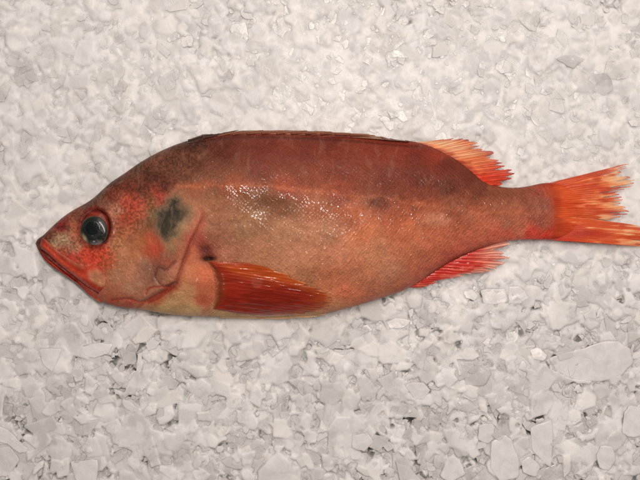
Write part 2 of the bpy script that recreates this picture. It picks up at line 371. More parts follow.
# ------------------------------------------------------------------ fish: skin colours (photo colours at places on the skin)
CP = np.array([
 # back edge
 (100,192,92,62,52),(116,180,88,50,42),(135,168,100,64,52),(160,154,108,68,54),(190,142,78,44,36),(225,136,105,46,34),(270,136,120,50,36),(330,138,124,50,34),(380,143,128,50,32),(415,146,140,48,28),(440,153,150,58,34),
 # upper back
 (150,175,92,56,46),(170,168,104,66,54),(195,160,98,58,45),(225,152,104,48,36),(260,150,112,50,36),(300,150,120,54,38),(340,152,124,54,36),(380,155,122,52,34),(415,158,122,50,32),(445,166,110,46,32),(466,176,108,50,38),
 (165,183,96,50,44),(185,176,112,70,56),(220,170,122,74,54),(260,168,118,58,42),(300,170,128,64,44),(345,172,128,60,42),(385,174,124,58,40),(420,178,112,52,38),(450,186,106,52,40),(478,190,124,66,48),(500,194,138,80,60),(525,194,142,80,62),
 # lateral line row
 (195,190,140,86,62),(235,186,150,82,52),(290,188,150,74,48),(340,192,148,72,46),(385,196,126,62,44),(420,200,132,66,46),(460,206,148,82,60),(500,208,158,96,74),(535,208,152,92,78),
 # flank
 (215,205,148,100,74),(250,203,138,94,66),(285,206,134,88,62),(320,208,160,98,68),(355,210,172,98,66),(395,214,170,92,60),(430,216,172,98,70),(470,218,172,98,72),(510,220,168,100,78),
 (215,228,160,112,88),(245,228,152,114,84),(285,230,152,116,84),(325,232,162,118,88),(365,232,184,112,76),(405,234,182,104,70),(445,232,178,98,70),(485,230,184,104,82),(520,229,186,108,88),
 (225,248,164,112,88),(255,252,160,116,84),(295,256,160,116,86),(335,256,172,118,90),(372,252,178,122,92),(410,252,182,110,78),(440,246,184,104,78),(475,240,190,100,80),
 (300,276,164,112,82),(330,276,180,112,82),(360,276,184,118,92),(392,270,182,126,104),(420,266,186,110,86),
 (345,294,188,108,80),(372,288,186,118,94),(400,282,186,118,96),(425,274,182,88,72),(338,306,190,128,94),(365,300,188,108,82),(405,288,186,96,76),
 (450,258,176,84,72),(470,250,180,92,80),(495,238,196,100,82),
 (235,300,176,118,84),(260,312,196,160,118),(300,312,196,158,112),(225,312,200,166,126),(190,312,190,160,122),(165,310,188,158,118),
 # peduncle and tail root
 (510,236,190,92,74),(530,236,196,60,38),(550,238,192,48,30),(545,222,160,88,72),(545,205,146,86,76),(548,192,160,76,56),(556,186,178,64,38),(540,186,150,66,50),
 (570,230,178,64,44),(566,215,170,80,58),(566,200,176,72,48),(566,186,184,66,38),(585,182,192,72,34),(585,200,196,78,40),(585,218,190,72,40),(585,236,200,78,44),
 # head
 (42,242,92,46,38),(50,235,120,66,54),(60,226,118,40,40),(56,240,164,142,126),(66,240,170,146,128),(76,247,164,120,104),(62,251,150,70,54),(75,215,112,66,56),(88,204,104,66,56),(78,228,150,84,60),(76,238,160,98,78),
 (48,262,112,34,26),(58,270,136,40,28),(70,278,150,46,34),(84,290,160,66,50),(96,300,160,70,54),(110,303,164,78,60),(126,305,160,72,58),
 (70,258,172,52,36),(84,254,190,64,34),(92,260,198,60,28),(100,254,188,72,34),(108,262,176,84,46),(88,268,180,90,72),
 (114,232,152,92,64),(118,246,164,112,84),(122,260,174,120,94),(116,276,172,124,100),(128,272,176,118,96),(112,290,160,104,84),(128,288,164,124,106),(140,282,156,112,100),(104,298,166,96,76),(120,297,162,98,80),
 (108,205,132,88,76),(118,208,168,118,104),(126,200,160,68,50),(136,206,164,68,50),(143,210,154,76,58),(128,218,150,66,44),(112,196,120,56,44),(128,188,112,58,46),(140,190,96,48,42),(152,200,132,86,62),(158,196,160,64,52),
 (130,234,152,92,68),(142,226,138,88,64),(150,240,168,82,50),(158,250,174,76,50),(152,252,176,70,44),(140,244,156,100,60),(138,258,168,110,78),(146,266,150,110,100),(148,224,120,86,56),(152,214,120,98,72),
 (166,256,150,104,86),(164,266,140,96,92),(168,276,158,112,92),(158,282,146,104,96),(150,292,160,108,92),(166,262,170,80,62),(172,248,150,122,96),(178,232,146,124,92),(184,222,156,130,104),(188,208,158,112,88),(180,198,150,104,84),(192,222,166,112,92),
 (176,268,180,116,98),(180,252,176,104,86),(190,236,158,76,62),(196,224,172,96,80),(172,286,150,72,52),(158,298,168,86,64),(150,304,180,128,96),
 (200,240,150,72,60),(207,250,110,44,36),(214,242,150,96,76),(193,256,186,108,80),(192,272,188,118,88),(190,292,188,140,104),(204,272,190,104,70),(206,286,188,104,72),(204,300,170,86,64),(180,298,190,150,114),(170,304,190,158,120)], float)
_w = np.exp(-((CP[:, 0] - 290) / 60) ** 2 - ((CP[:, 1] - 244) / 22) ** 2)[:, None]
CP[:, 2:5] += _w * np.array([22, 8, 20])
CPL = lin(CP[:, 2:5])

def blend_(c, col, w):
    w = np.clip(w, 0, 1)[..., None]; return c * (1 - w) + lin(col) * w
def tail_col(ix, iy, u, v, ridge, rt):
    n = fbm(ix / 16, iy / 3.5, 33)
    c = np.ones(ix.shape + (3,)) * lin((196, 82, 40))
    c = blend_(c, (182, 58, 30), 0.6 * sstep(.5, .62, fbm(ix / 24, iy / 5, 35)))
    c = blend_(c, (222, 132, 76), 1.0 * sstep(.34, .85, v * .8 + (n - .5) * 1.1 + .25 * (rt - .5)))
    c = blend_(c, (238, 180, 128), 0.8 * sstep(.58, .95, v * .8 + (n - .45) * .9 + .35 * (rt - .5)))
    c = blend_(c, (168, 36, 20), 0.85 * np.exp(-((iy - 213 + (620 - ix) * .05) / 3.4) ** 2) * sstep(585, 612, ix) * (ix < 640))
    c = blend_(c, (150, 36, 22), 0.7 * sstep(.93, 1.0, v) * (rt > .45) * (u < .6))
    c = blend_(c, (178, 40, 24), 0.8 * np.exp(-((u - 1) / .10) ** 2) * (1 - sstep(.15, .5, v)))
    c = blend_(c, (176, 70, 40), 0.7 * np.exp(-((u) / .04) ** 2))
    c = blend_(c, (150, 40, 40), 0.6 * np.exp(-((ix - 585) / 18) ** 2 - ((iy - 233) / 4) ** 2))
    return np.clip(c * (0.82 + 0.3 * ridge + .2 * (n - .5))[..., None] * FG, 0, .85)
def skin_colour(ix, iy):
    wx = ix + 7 * (fbm(ix / 14, iy / 14, 21) - .5) + 5 * (fbm(ix / 4.5, iy / 4.5, 31) - .5)
    wy = iy + 7 * (fbm(ix / 14, iy / 14, 22) - .5) + 5 * (fbm(ix / 4.5, iy / 4.5, 32) - .5)
    num = np.zeros(ix.shape + (3,)); den = np.zeros(ix.shape)
    for k in range(len(CP)):
        w = 1.0 / ((wx - CP[k, 0]) ** 2 + (wy - CP[k, 1]) ** 2 + 26.0) ** 2.0
        num += w[..., None] * CPL[k]; den += w
    c = num / den[..., None]
    def blend(c, col, w): 
        w = np.clip(w, 0, 1)[..., None]; return c * (1 - w) + lin(col) * w
    # orange lateral line
    d, s, t = polydist(wx, wy, LATLINE); c = blend(c, (176, 88, 50), 0.42 * np.exp(-(d / 4.0) ** 2) * (1 - 0.7 * t) * sstep(0, .12, t) * (.5 + fbm(ix / 12, iy / 5, 111)))
    c = blend(c, (190, 116, 82), 0.34 * np.exp(-(d / 1.5) ** 2) * sstep(0, .05, t) * (.6 + .8 * fbm(ix / 9, iy / 9, 160)))
    # darker band on the folded fin groove
    d, s, t = polydist(ix, iy, DGROOVE); c = blend(c, (70, 28, 22), 0.5 * np.exp(-(d / 1.6) ** 2))
    # black smudge high on the gill cover, with ragged sides
    n = fbm(ix / 5, iy / 5, 44)
    q = np.hypot((wx - 172) / 17.0, (wy - 214) / 8.5)
    q2 = np.hypot((wx - 167) / 11.5, (wy - 226) / 12.0); q3 = np.hypot((wx - 174) / 8, (wy - 205) / 7.5)
    qq = np.minimum(np.minimum(q, q2), q3) + 0.5 * (n - .5)
    c = blend(c, (112, 100, 88), 0.75 * (1 - sstep(0.9, 1.7, qq)))
    c = blend(c, (48, 52, 52), 0.85 * (1 - sstep(0.45, 1.2, qq)))
    # red-brown seams of the head
    for f, w, a, colr in ((OPERCLE, 1.8, .7, (140, 62, 48)), (FOLD2, 1.4, .55, (110, 70, 66)), (FOLD3, 1.1, .8, (150, 56, 42)), (FOLD4, 1.8, .7, (152, 60, 44)),
                          (FOLD5, 1.8, .8, (146, 56, 38)), (PREOP, 1.6, .25, (120, 70, 60)), (MOUTH, 1.3, .8, (84, 18, 14)), (BELLYGROOVE, 1.8, .7, (96, 34, 30))):
        d, s, t = polydist(ix, iy, f)
        if f is OPERCLE: a = a * sstep(.1, .3, t)
        c = blend(c, colr, a * np.exp(-(d / w) ** 2) * (0.55 + 0.9 * fbm(ix / 7, iy / 7, 51)))
    # red rim round the eye
    q = np.hypot((ix - 96) / 15.5, (iy - 227.5) / 19.0)
    c = blend(c, (112, 32, 24), 0.9 * np.exp(-((q - 1.0) / 0.16) ** 2))
    c = blend(c, (60, 14, 12), 0.9 * (1 - sstep(0.8, 1.0, q)))
    # dark throat of the pit over the pectoral base
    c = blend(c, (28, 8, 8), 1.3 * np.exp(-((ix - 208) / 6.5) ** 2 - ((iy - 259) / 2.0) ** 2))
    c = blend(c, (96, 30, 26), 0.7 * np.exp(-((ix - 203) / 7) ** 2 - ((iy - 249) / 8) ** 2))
    # nostril
    c = blend(c, (96, 20, 24), 0.9 * np.exp(-((ix - 62) / 4.5) ** 2 - ((iy - 227) / 3.2) ** 2))
    # small dark anal pit
    c = blend(c, (70, 44, 38), 0.9 * np.exp(-((ix - 456) / 3) ** 2 - ((iy - 263) / 2) ** 2))
    # dusky blotch and pale bruises
    c = blend(c, (92, 62, 50), 0.42 * np.exp(-((wx - 374) / 13) ** 2 - ((wy - 202) / 5.5) ** 2))
    c = blend(c, (104, 62, 44), 0.35 * np.exp(-((wx - 262) / 20) ** 2 - ((wy - 200) / 7) ** 2))
    c = blend(c, (196, 140, 124), 0.55 * np.exp(-(((wx - 437) / 13) ** 2 + ((wy - 219) / 7) ** 2) ** 2))
    c = blend(c, (190, 160, 132), 0.5 * np.exp(-((wx - 258) / 8) ** 2 - ((wy - 214) / 5) ** 2))
    tw = sstep(545, 574, ix + 8 * (fbm(ix / 14, iy / 3.0, 66) - .5))
    tcol = tail_col(ix, iy, np.clip((iy - 184) / 56, 0, 1), np.clip((ix - 545) / 90, 0, 1), fbm(ix / 30, iy / 1.6, 67), 0.5) / GAIN * .92
    c = c * (1 - tw[..., None]) + (tcol * .40 + lin((196, 84, 68)) * .56) * tw[..., None]  # fleshy tail root runs into the fin colour
    # pigment dust on crown and nape: fine dark and pale grains
    head = 1 - sstep(175, 215, ix + 0.9 * (iy - 170))
    g = vnoise(ix / 1.5, iy / 1.5, 61)
    c = c * (1 + (head * 0.55 + .12) * (g - .5) * 1.3)[..., None]
    # blotchiness over the whole skin
    m = fbm(ix / 22, iy / 16, 71)
    c = c * (0.74 + 0.52 * m)[..., None]
    c = 1.08 * (c * GAIN) ** 1.12
    lum = (c @ np.array([.3, .6, .1]))[..., None]; c = lum + (c - lum) * .88
    return np.clip(c, 0.004, 0.85)

def scale_amount(ix, iy):
    a = sstep(188, 214, ix) * (1 - sstep(540, 566, ix))
    cheek = 0.6 * np.exp(-((ix - 122) / 18) ** 2 - ((iy - 268) / 18) ** 2)
    nape = 0.5 * sstep(150, 190, ix) * (1 - sstep(172, 196, iy))
    q = np.maximum(np.maximum(a, cheek), nape) * (1 - .9 * np.exp(-(((ix - 199) / 14) ** 2 + ((iy - 282) / 24) ** 2) ** 1.5))
    return np.clip(q * (.65 + .7 * fbm(ix / 26, iy / 20, 102)) * (1 - .45 * (1 - sstep(165, 200, iy))), 0, 1)

WET = [(232, 190, 12, 6, .7), (258, 191, 14, 6, 1.0), (300, 196, 22, 8, .6), (335, 203, 16, 10, .9), (372, 208, 20, 11, 1.1), (402, 216, 18, 11, 1.1), (352, 232, 20, 8, .4),
       (458, 212, 14, 6, 1.0), (490, 214, 16, 7, .6), (545, 212, 10, 8, .4), (450, 176, 12, 6, .4), (160, 180, 8, 6, .9), (120, 268, 16, 10, .9), (140, 262, 10, 16, .6), (105, 238, 9, 7, .5),
       (175, 292, 8, 6, .8), (192, 286, 8, 8, .9), (200, 272, 6, 6, .6), (360, 290, 24, 10, .6), (400, 275, 20, 8, .4), (480, 240, 30, 4, .5), (256, 214, 10, 6, .6)]
def wetness(ix, iy):
    w = .10 + .12 * fbm(ix / 20, iy / 20, 170)
    n = sstep(.36, .60, fbm(ix / 9, iy / 6, 171, 3))
    for x, y, a, b, s_ in WET: w = w + s_ * (.25 + .9 * n) * np.exp(-((ix - x) / a) ** 2 - ((iy - y) / b) ** 2)
    return np.clip(w, 0, 1)

# body mesh: nx slices by a closed ring; ring starts on the back edge, runs over the upper side to the belly and back underneath
NX, NT, NU = 920, 300, 56
fish = bpy.data.objects.new('fish', None); COL.objects.link(fish)
fish.location = (0, 0, Z0 - 41 * S)
fish['label'] = 'whole red rockfish lying on its side on the crushed ice, head to the left'
fish['category'] = 'fish'
FOFF = np.array([0, 0, Z0 - 41 * S])

def to_world(x, y, z):
    return np.stack([(x - 320) * S, (240 - y) * S, Z0 + z * S], -1) - FOFF

xs = 36 + (582 - 36) * (np.linspace(0, 1, NX) ** 1.0)
th = np.concatenate([np.linspace(0, math.pi, NT), np.linspace(math.pi, 2 * math.pi, NU + 2)[1:-1]])
X = np.repeat(xs[:, None], len(th), 1)
t_, b_, h_ = fT(xs), fB(xs), fH(xs)
mid = 0.5 * (t_ + b_)[:, None]; half = np.maximum(0.5 * (b_ - t_), 0.25)[:, None]
v = -np.cos(th)[None, :]
V = np.repeat(v, NX, 0)
Y = mid + half * V
up = np.sin(th)[None, :] >= 0
Zb = h_[:, None] * section(V) * np.where(up, 1.0, -0.92)
K = D / (D - Zb)
IX = 320 + (X - 320) * K; IY = 240 + (Y - 240) * K
ed = np.clip((1 - np.abs(V)) * 12, 0, 1)
R = relief(IX, IY) * np.where(up, 1, 0) * ed
R *= np.clip(h_[:, None] / 8, 0.1, 1)
Z = Zb + R
C = skin_colour(IX, IY)
under = np.where(up, 0.0, 1.0)[..., None] * np.ones_like(C)
C = C * (1 - under * 0.3) + lin((200, 150, 130)) * under * 0.3
# arc length across, so scales keep their size round the flank
dz = np.diff(Zb, axis=1, prepend=Zb[:, :1]); dy = np.diff(Y, axis=1, prepend=Y[:, :1])
ARC = np.cumsum(np.hypot(dy, dz), 1); ARC -= ARC[:, [NT // 2]]
UV = np.stack([X, -ARC + 240], -1)
co = to_world(X, Y, Z).reshape(-1, 3)
ff = grid_faces(NX, len(th), True)
body = mesh_obj('body', co, ff, SKIN, fish, C.reshape(-1, 3), {'scale': scale_amount(IX, IY).ravel(), 'wet': wetness(IX, IY).ravel()}, UV.reshape(-1, 2))

def surf(ix, iy, with_relief=True, it=4):
    """body surface seen at photo position: returns x, y (world units) and z"""
    z = np.zeros(np.shape(ix))
    for _ in range(it):
        k = (D - z) / D
        x = 320 + (ix - 320) * k; y = 240 + (iy - 240) * k
        z = base_z(x, y)
    if with_relief: z = z + relief(ix, iy) * np.clip(fH(x) / 8, .1, 1)
    return x, y, z

def shell(name, IXg, IYg, off, thick, mat, colour, attrs=None, uvs=None, z_of=None, parent=fish, keep=None):
    """a sheet over a grid of photo positions, lying 'off' above the body (or at z_of), closed to a real thickness"""
    nu, nv = IXg.shape
    if z_of is None:
        x, y, z = surf(IXg, IYg); z = z + off
        x = 320 + (IXg - 320) * (D - z) / D; y = 240 + (IYg - 240) * (D - z) / D
    else:
        z = z_of + off
        x = 320 + (IXg - 320) * (D - z) / D; y = 240 + (IYg - 240) * (D - z) / D
    attrs = dict(attrs or {}); attrs['wet'] = wetness(IXg, IYg) if name == 'gill_cover' else np.full(IXg.shape, .45)
    topc = to_world(x, y, z).reshape(-1, 3); botc = to_world(x, y, z - thick).reshape(-1, 3)
    f = grid_faces(nu, nv)
    if keep is not None: f = f[keep.reshape(-1)]
    n = nu * nv
    # side walls from the boundary edges
    e = np.concatenate([f[:, [0, 1]], f[:, [1, 2]], f[:, [2, 3]], f[:, [3, 0]]])
    key = e[:, 0].astype(np.int64) * (4 * n) + e[:, 1]; rkey = e[:, 1].astype(np.int64) * (4 * n) + e[:, 0]
    be = e[~np.isin(key, rkey)]
    walls = np.stack([be[:, 1], be[:, 0], be[:, 0] + n, be[:, 1] + n], -1)
    allf = np.concatenate([f, f[:, ::-1] + n, walls])
    # make upper faces look up
    a, b, c = topc[f[0, 0]], topc[f[0, 1]], topc[f[0, 2]]
    if np.cross(b - a, c - a)[2] < 0: allf = allf[:, ::-1]
    dbl = lambda q: np.concatenate([q, q])
    col = colour.reshape(-1, 3)
    at = {k: dbl(np.asarray(v_).ravel()) for k, v_ in (attrs or {}).items()}
    uv = dbl((np.stack([IXg, 480 - IYg], -1) if uvs is None else uvs).reshape(-1, 2))
    # drop unused vertices
    used = np.unique(allf); remap = np.full(2 * n, -1); remap[used] = np.arange(len(used))
    return mesh_obj(name, np.concatenate([topc, botc])[used], remap[allf], mat, parent, dbl(col)[used], {k: q[used] for k, q in at.items()}, uv[used])

# ------------------------------------------------------------------ gill cover
g_l = smooth_curve([(140, 196), (132, 215), (130, 240), (128, 265), (126, 285), (124, 301)], 150)
g_r = smooth_curve([(172, 190.5), (188, 198), (201.5, 212), (198, 226), (190, 243), (184, 258), (179, 272), (174, 282), (162, 290), (150, 297), (138, 304.5)], 150)
uu = np.linspace(0, 1, 150)[None, :, None]
G = g_l[:, None, :] * (1 - uu) + g_r[:, None, :] * uu
gix, giy = G[..., 0], G[..., 1]
dR, _, _ = polydist(gix, giy, [tuple(p) for p in g_r[::4]])
rise = -0.9 + 3.8 * sstep(0.25, 0.9, np.linspace(0, 1, 150))[None, :] * np.ones_like(gix)
endf = sstep(0.03, 0.30, np.linspace(0, 1, 150))[:, None] * (1 - sstep(0.9, 1.0, np.linspace(0, 1, 150)))[:, None]
rise = -0.9 + (rise + 0.9) * endf
rise -= 1.2 * (1 - sstep(0, 2.2, dR))
dP, _, _ = polydist(gix, giy, PREOP)
gz_extra = 0
shell('gill_cover', gix, giy, rise, 1.6, SKIN, skin_colour(gix, giy), {'scale': 0.15 + 0 * gix})

# ------------------------------------------------------------------ jaws
ul = smooth_curve([(42, 236), (50, 243), (60, 252), (72, 260), (84, 266), (95, 265), (103, 268), (106.5, 277)], 120)
ll = smooth_curve([(39, 246), (47.5, 254.5), (58.5, 264.5), (70, 274.5), (81, 282.5), (90.5, 289.5), (99, 292.5), (105.5, 286)], 120)
uu = np.linspace(0, 1, 44)[None, :, None]
J = ul[:, None, :] * (1 - uu) + ll[:, None, :] * uu
jx, jy = J[..., 0], J[..., 1]
cu = np.linspace(-1, 1, 44)[None, :]; cv = np.linspace(0, 1, 120)[:, None]
dome = np.sqrt(np.clip(1 - np.abs(cu) ** 2.6, 0, 1)) * np.sqrt(np.clip(1 - ((cv - .5) * 2) ** 8, 0, 1))
_a = (jx - 97.5) * .75 + (jy - 277) * .66; _b = -(jx - 97.5) * .66 + (jy - 277) * .75
lobe = np.exp(-(_a / 12.5) ** 2 - (_b / 8.0) ** 2 + .5 * (fbm(jx / 5, jy / 5, 150) - .5))
lip = sstep(-0.35, 0.35, cu) * (1 - sstep(0.55, .8, cv))
off = -0.8 + 2.5 * dome + 1.3 * lip * dome - 0.9 * lobe * dome + 0.5 * (fbm(jx / 5, jy / 5, 91) - .5)
jc = np.ones(jx.shape + (3,)) * lin((152, 46, 34))
nj = fbm(jx / 6, jy / 6, 95)[..., None]
def mixc(c, col, w): w = np.clip(w, 0, 1)[..., None]; return c * (1 - w) + lin(col) * w
jc = mixc(jc, (186, 76, 60), 0.8 * np.exp(-((cu - 0.25) / 0.3) ** 2) * (1 - sstep(.6, .75, cv)))
jc = mixc(jc, (166, 110, 96), 0.55 * (1 - sstep(-0.9, -0.2, cu + 0 * cv)) * (1 - sstep(.5, .7, cv)))
jc = mixc(jc, (118, 28, 22), 0.7 * sstep(.75, 1, cu + 0 * cv))
jc = mixc(jc, (180, 128, 110), 0.85 * sstep(.2, .7, lobe))
jc = mixc(jc, (156, 60, 46), 0.45 * np.exp(-((lobe - .3) / .12) ** 2) * sstep(.5, .7, cv))
jc = mixc(jc, (96, 40, 34), 0.8 * (1 - sstep(0, .1, cv + 0 * cu)))
jc = mixc(jc, (200, 60, 40), 0.6 * np.exp(-(((jx - 92) / 7) ** 2 + ((jy - 268) / 4) ** 2)))
jc = np.clip(jc * (0.7 + 0.6 * nj) * GAIN, 0.004, .8)
shell('upper_jaw', jx, jy, off, 2.0, SKIN, jc, {'scale': 0 * jx})

# lower jaw: rounded strip under the mouth line
la = smooth_curve([(38.5, 247), (46, 256), (57, 266.5), (70, 277), (83, 286), (95, 295), (104, 300)], 110)
lb = smooth_curve([(37.5, 248.5), (42.5, 257.5), (51, 266), (64, 275), (77, 284), (90, 296), (101, 303)], 110)
uu = np.linspace(0, 1, 26)[None, :, None]
J = la[:, None, :] * (1 - uu) + lb[:, None, :] * uu
jx, jy = J[..., 0], J[..., 1]
cu = np.linspace(-1, 1, 26)[None, :]; cv = np.linspace(0, 1, 110)[:, None]
dome = np.sqrt(np.clip(1 - cu ** 2, 0, 1)) * np.sqrt(np.clip(1 - ((cv - .5) * 2) ** 8, 0, 1))
zz = 3.5 + 3.0 * cv * (1 - 0.4 * cu) + 0 * cu
jc = np.ones(jx.shape + (3,)) * lin((128, 36, 26))
jc = mixc(jc, (84, 34, 26), 1 - sstep(0, .25, cv + 0 * cu)); jc = mixc(jc, (168, 74, 58), sstep(.6, 1, cv + 0 * cu))
jc = mixc(jc, (160, 60, 44), 0.5 * np.exp(-((cu + .3) / .3) ** 2 + 0 * cv))
jc = np.clip(jc * (0.6 + 0.8 * fbm(jx / 3, jy / 3, 97))[..., None] * GAIN, .004, .8)
shell('lower_jaw', jx, jy, -0.5 + 2.2 * dome + .8 * (fbm(jx / 3, jy / 3, 98) - .5), 4.0, SKIN, jc, {'scale': 0 * jx}, z_of=zz)

# ------------------------------------------------------------------ eye > iris, pupil
def disc(name, cx, cy, rx, ry, zc, hgt, thick, colour_fn, mat, parent, nr=34, na=96, edge=0.0):
    r = np.linspace(0, 1, nr)[:, None]; a = np.linspace(0, 2 * math.pi, na, endpoint=False)[None, :]
    ix = cx + rx * r * np.cos(a); iy = cy + ry * r * np.sin(a)
    z = zc + hgt * np.sqrt(np.clip(1 - (r * .97) ** 2, 0, 1)) + 0 * a - edge * sstep(.85, 1, r)
    k = (D - z) / D
    x = 320 + (ix - 320) * k; y = 240 + (iy - 240) * k
    top = to_world(x, y, z).reshape(-1, 3)
    col = colour_fn(ix, iy, r + 0 * a, a + 0 * r).reshape(-1, 3)
    f = grid_faces(nr, na, True)
    rim = np.arange((nr - 1) * na, nr * na)
    low = top[rim] - np.array([0, 0, thick * S])
    n = len(top)
    j = np.arange(na); j2 = (j + 1) % na
    walls = np.stack([rim[j], n + j, n + j2, rim[j2]], -1)
    allf = np.concatenate([f, walls])
    return mesh_obj(name, np.concatenate([top, low]), allf[:, ::-1], mat, parent, np.concatenate([col, col[rim]]))
_, _, ez = surf(np.array([94.0]), np.array([230.0]), False)
ez = float(ez[0])
def eyeball_col(ix, iy, r, a):
    c = np.ones(ix.shape + (3,)) * lin((112, 38, 30))
    c = mixc(c, (74, 20, 18), sstep(.75, .95, r)); c = mixc(c, (150, 70, 58), 0.35 * np.exp(-((iy - 214 - .25 * (ix - 96)) / 1.5) ** 2))
    return np.clip(c * GAIN * (.8 + .4 * fbm(ix / 3, iy / 3, 5))[..., None], 0, .8)
def iris_col(ix, iy, r, a):
    c = np.ones(ix.shape + (3,)) * lin((50, 50, 46))
    n = fbm(ix / 2.2, iy / 2.2, 14)
    c = mixc(c, (30, 32, 32), np.exp(-((r - .62) / .16) ** 2))
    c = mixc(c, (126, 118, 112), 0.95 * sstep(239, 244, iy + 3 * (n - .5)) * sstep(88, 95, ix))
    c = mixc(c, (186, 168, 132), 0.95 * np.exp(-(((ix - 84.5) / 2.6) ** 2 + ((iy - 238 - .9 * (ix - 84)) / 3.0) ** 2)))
    c = mixc(c, (120, 96, 74), 0.7 * sstep(.88, 1, r))
    return np.clip(c * (0.35 + 0.6 * n)[..., None], 0, .8)
def pupil_col(ix, iy, r, a):
    c = np.ones(ix.shape + (3,)) * lin((13, 18, 20)); return mixc(c, (34, 40, 40), sstep(.8, 1, r))
eye = disc('eye', 96.2, 227.6, 15.2, 18.6, ez - 6.0, 7.0, 6, eyeball_col, EYE, fish)
iris = disc('iris', 94.0, 231.0, 13.8, 15.2, ez - 1.3, 3.8, 3, iris_col, EYE, eye)
pupil = disc('pupil', 92.4, 228.4, 7.8, 8.0, ez + 1.9, 0.9, 2, pupil_col, EYE, eye)

# ------------------------------------------------------------------ fins
def curve_at(ctrl, u):
    c = np.array(ctrl, float)
    return np.stack([np.interp(u, c[:, 0], c[:, k]) for k in (1, 2)], -1)

def fin(name, base, tip, nray, per=7, nv=90, zfn=None, on_body=False, amp=0.7, cfn=None, fray=6.0, slit=0.5, thin=(0.0, 0.35), seed=0, thick=0.8, curl=0.0, fade=0.0, fade_len=.15):
    """base and tip: control lists (u, x, y). Rays run base -> tip; membrane dips, splits and frays between them."""
    nu = nray * per + 1
    u = np.linspace(0, 1, nu); vv = np.linspace(0, 1, nv)
    B = curve_at(base, u); T = curve_at(tip, u)
    rp = u * nray                                   # ray phase: ray centres at .5
    ridx = np.clip(np.floor(rp).astype(int), 0, nray - 1)
    fr = rp - ridx
    rr = np.random.default_rng(100 + seed)
    rl = rr.uniform(-1, 1, nray)                    # each ray longer or shorter
    taper = np.sin(np.pi * fr) ** 0.6
    Ld = np.hypot(*(T - B).T)
    ext = (fray * (0.55 * rl[ridx] - 0.9 * (1 - taper)))
    scale = 1 + ext / np.maximum(Ld, 6)
    T2 = B + (T - B) * scale[:, None]
    Vg = vv[None, :]; Ug = u[:, None]
    ix = B[:, None, 0] + (T2 - B)[:, None, 0] * Vg; iy = B[:, None, 1] + (T2 - B)[:, None, 1] * Vg
    # slightly bent rays
    bend = (fbm(np.repeat(u[:, None] * 5, nv, 1), np.repeat(vv[None] * 1.5, nu, 0), seed + 3) - .5)
    dirx = (T2 - B)[:, None, 0]; diry = (T2 - B)[:, None, 1]; dl = np.hypot(dirx, diry) + 1e-6
    ix = ix + (-diry / dl) * bend * 5 * Vg; iy = iy + (dirx / dl) * bend * 5 * Vg
    ridge = (np.cos(2 * np.pi * (fr - .5)) * .5 + .5)[:, None]
    sub = (np.cos(4 * np.pi * (fr - .5)) * .5 + .5)[:, None]
    ridge = ridge * (1 - Vg) + sub * Vg
    off = amp * ridge * (1 - .3 * Vg) * sstep(0, .25, Vg) + 1.2 * bend + curl * (fbm(Ug * 4 + 0 * Vg, Vg * 2 + 0 * Ug, seed + 9) - .5) * Vg
    ray_t = rr.uniform(0, 1, nray)[ridx][:, None] + 0 * Vg
    col = cfn(ix, iy, Ug + 0 * Vg, Vg + 0 * Ug, ridge, ray_t)
    th_ = thin[0] + (thin[1] - thin[0]) * (Vg ** 1.5) * (1.15 - ridge) + 0 * Ug
    th_ = th_ + fade * (1 - sstep(0.0, fade_len, Vg + 0 * Ug))
    # slits between rays near the tips
    sl = rr.uniform(0, 1, nray + 1)
    start = 1 - slit * sl ** 1.5
    nearest = np.clip(np.round(rp).astype(int), 0, nray)
    gapw = np.abs(rp - nearest)
    fvu = 0.5 * (gapw[1:] + gapw[:-1]); fs = start[nearest[:-1]]
    fv = 0.5 * (vv[1:] + vv[:-1])
    open_ = np.clip((fv[None, :] - fs[:, None]) / np.maximum(1 - fs[:, None], .02), 0, 1) * 0.42
    keep = ~((fvu[:, None] < open_) & (fv[None, :] > fs[:, None]))
    uvs = np.stack([Ug * nray * 1.0 + 0 * Vg, Vg * dl], -1)
    z = None if on_body else zfn(ix, iy, Ug, Vg)
    if on_body:
        x, y, z = surf(ix, iy, False); z = zfn(ix, iy, Ug, Vg, z)
    return shell(name, ix, iy, off, thick, FIN, col, {'thin': np.clip(th_, 0, .9)}, uvs, z_of=z, keep=keep)

tail = fin('tail_fin',
    [(0, 543, 184.5), (.25, 550, 197), (.5, 552, 212), (.75, 550, 227), (1, 543, 239.5)],
    [(0, 627, 163.5), (.07, 626, 168), (.10, 619, 171), (.14, 633, 178), (.22, 632, 186), (.25, 622, 189), (.30, 617, 193), (.36, 623, 198), (.42, 622, 205), (.47, 631, 213), (.52, 620, 217.5), (.545, 607, 219.8),
     (.57, 606, 221), (.60, 642, 226), (.66, 657, 229), (.74, 668, 234), (.84, 668, 240), (.93, 664, 245), (1, 655, 248)],
    34, 6, 110, zfn=lambda ix, iy, u, v: np.maximum(surf(ix, iy, False)[2] + 1.3 * (1 - sstep(.3, .6, v)), 0.6) + 1.6 * v * (fbm(ix / 20, iy / 9, 55) - .5) - 1.8 * v ** 2 + 0 * u + 1.6 * np.exp(-((u - .52) / .05) ** 2) * v,
    cfn=tail_col, fray=4, slit=.34, thin=(0.0, .60), seed=1, amp=0.42, curl=2.0, fade=.95, fade_len=.2)

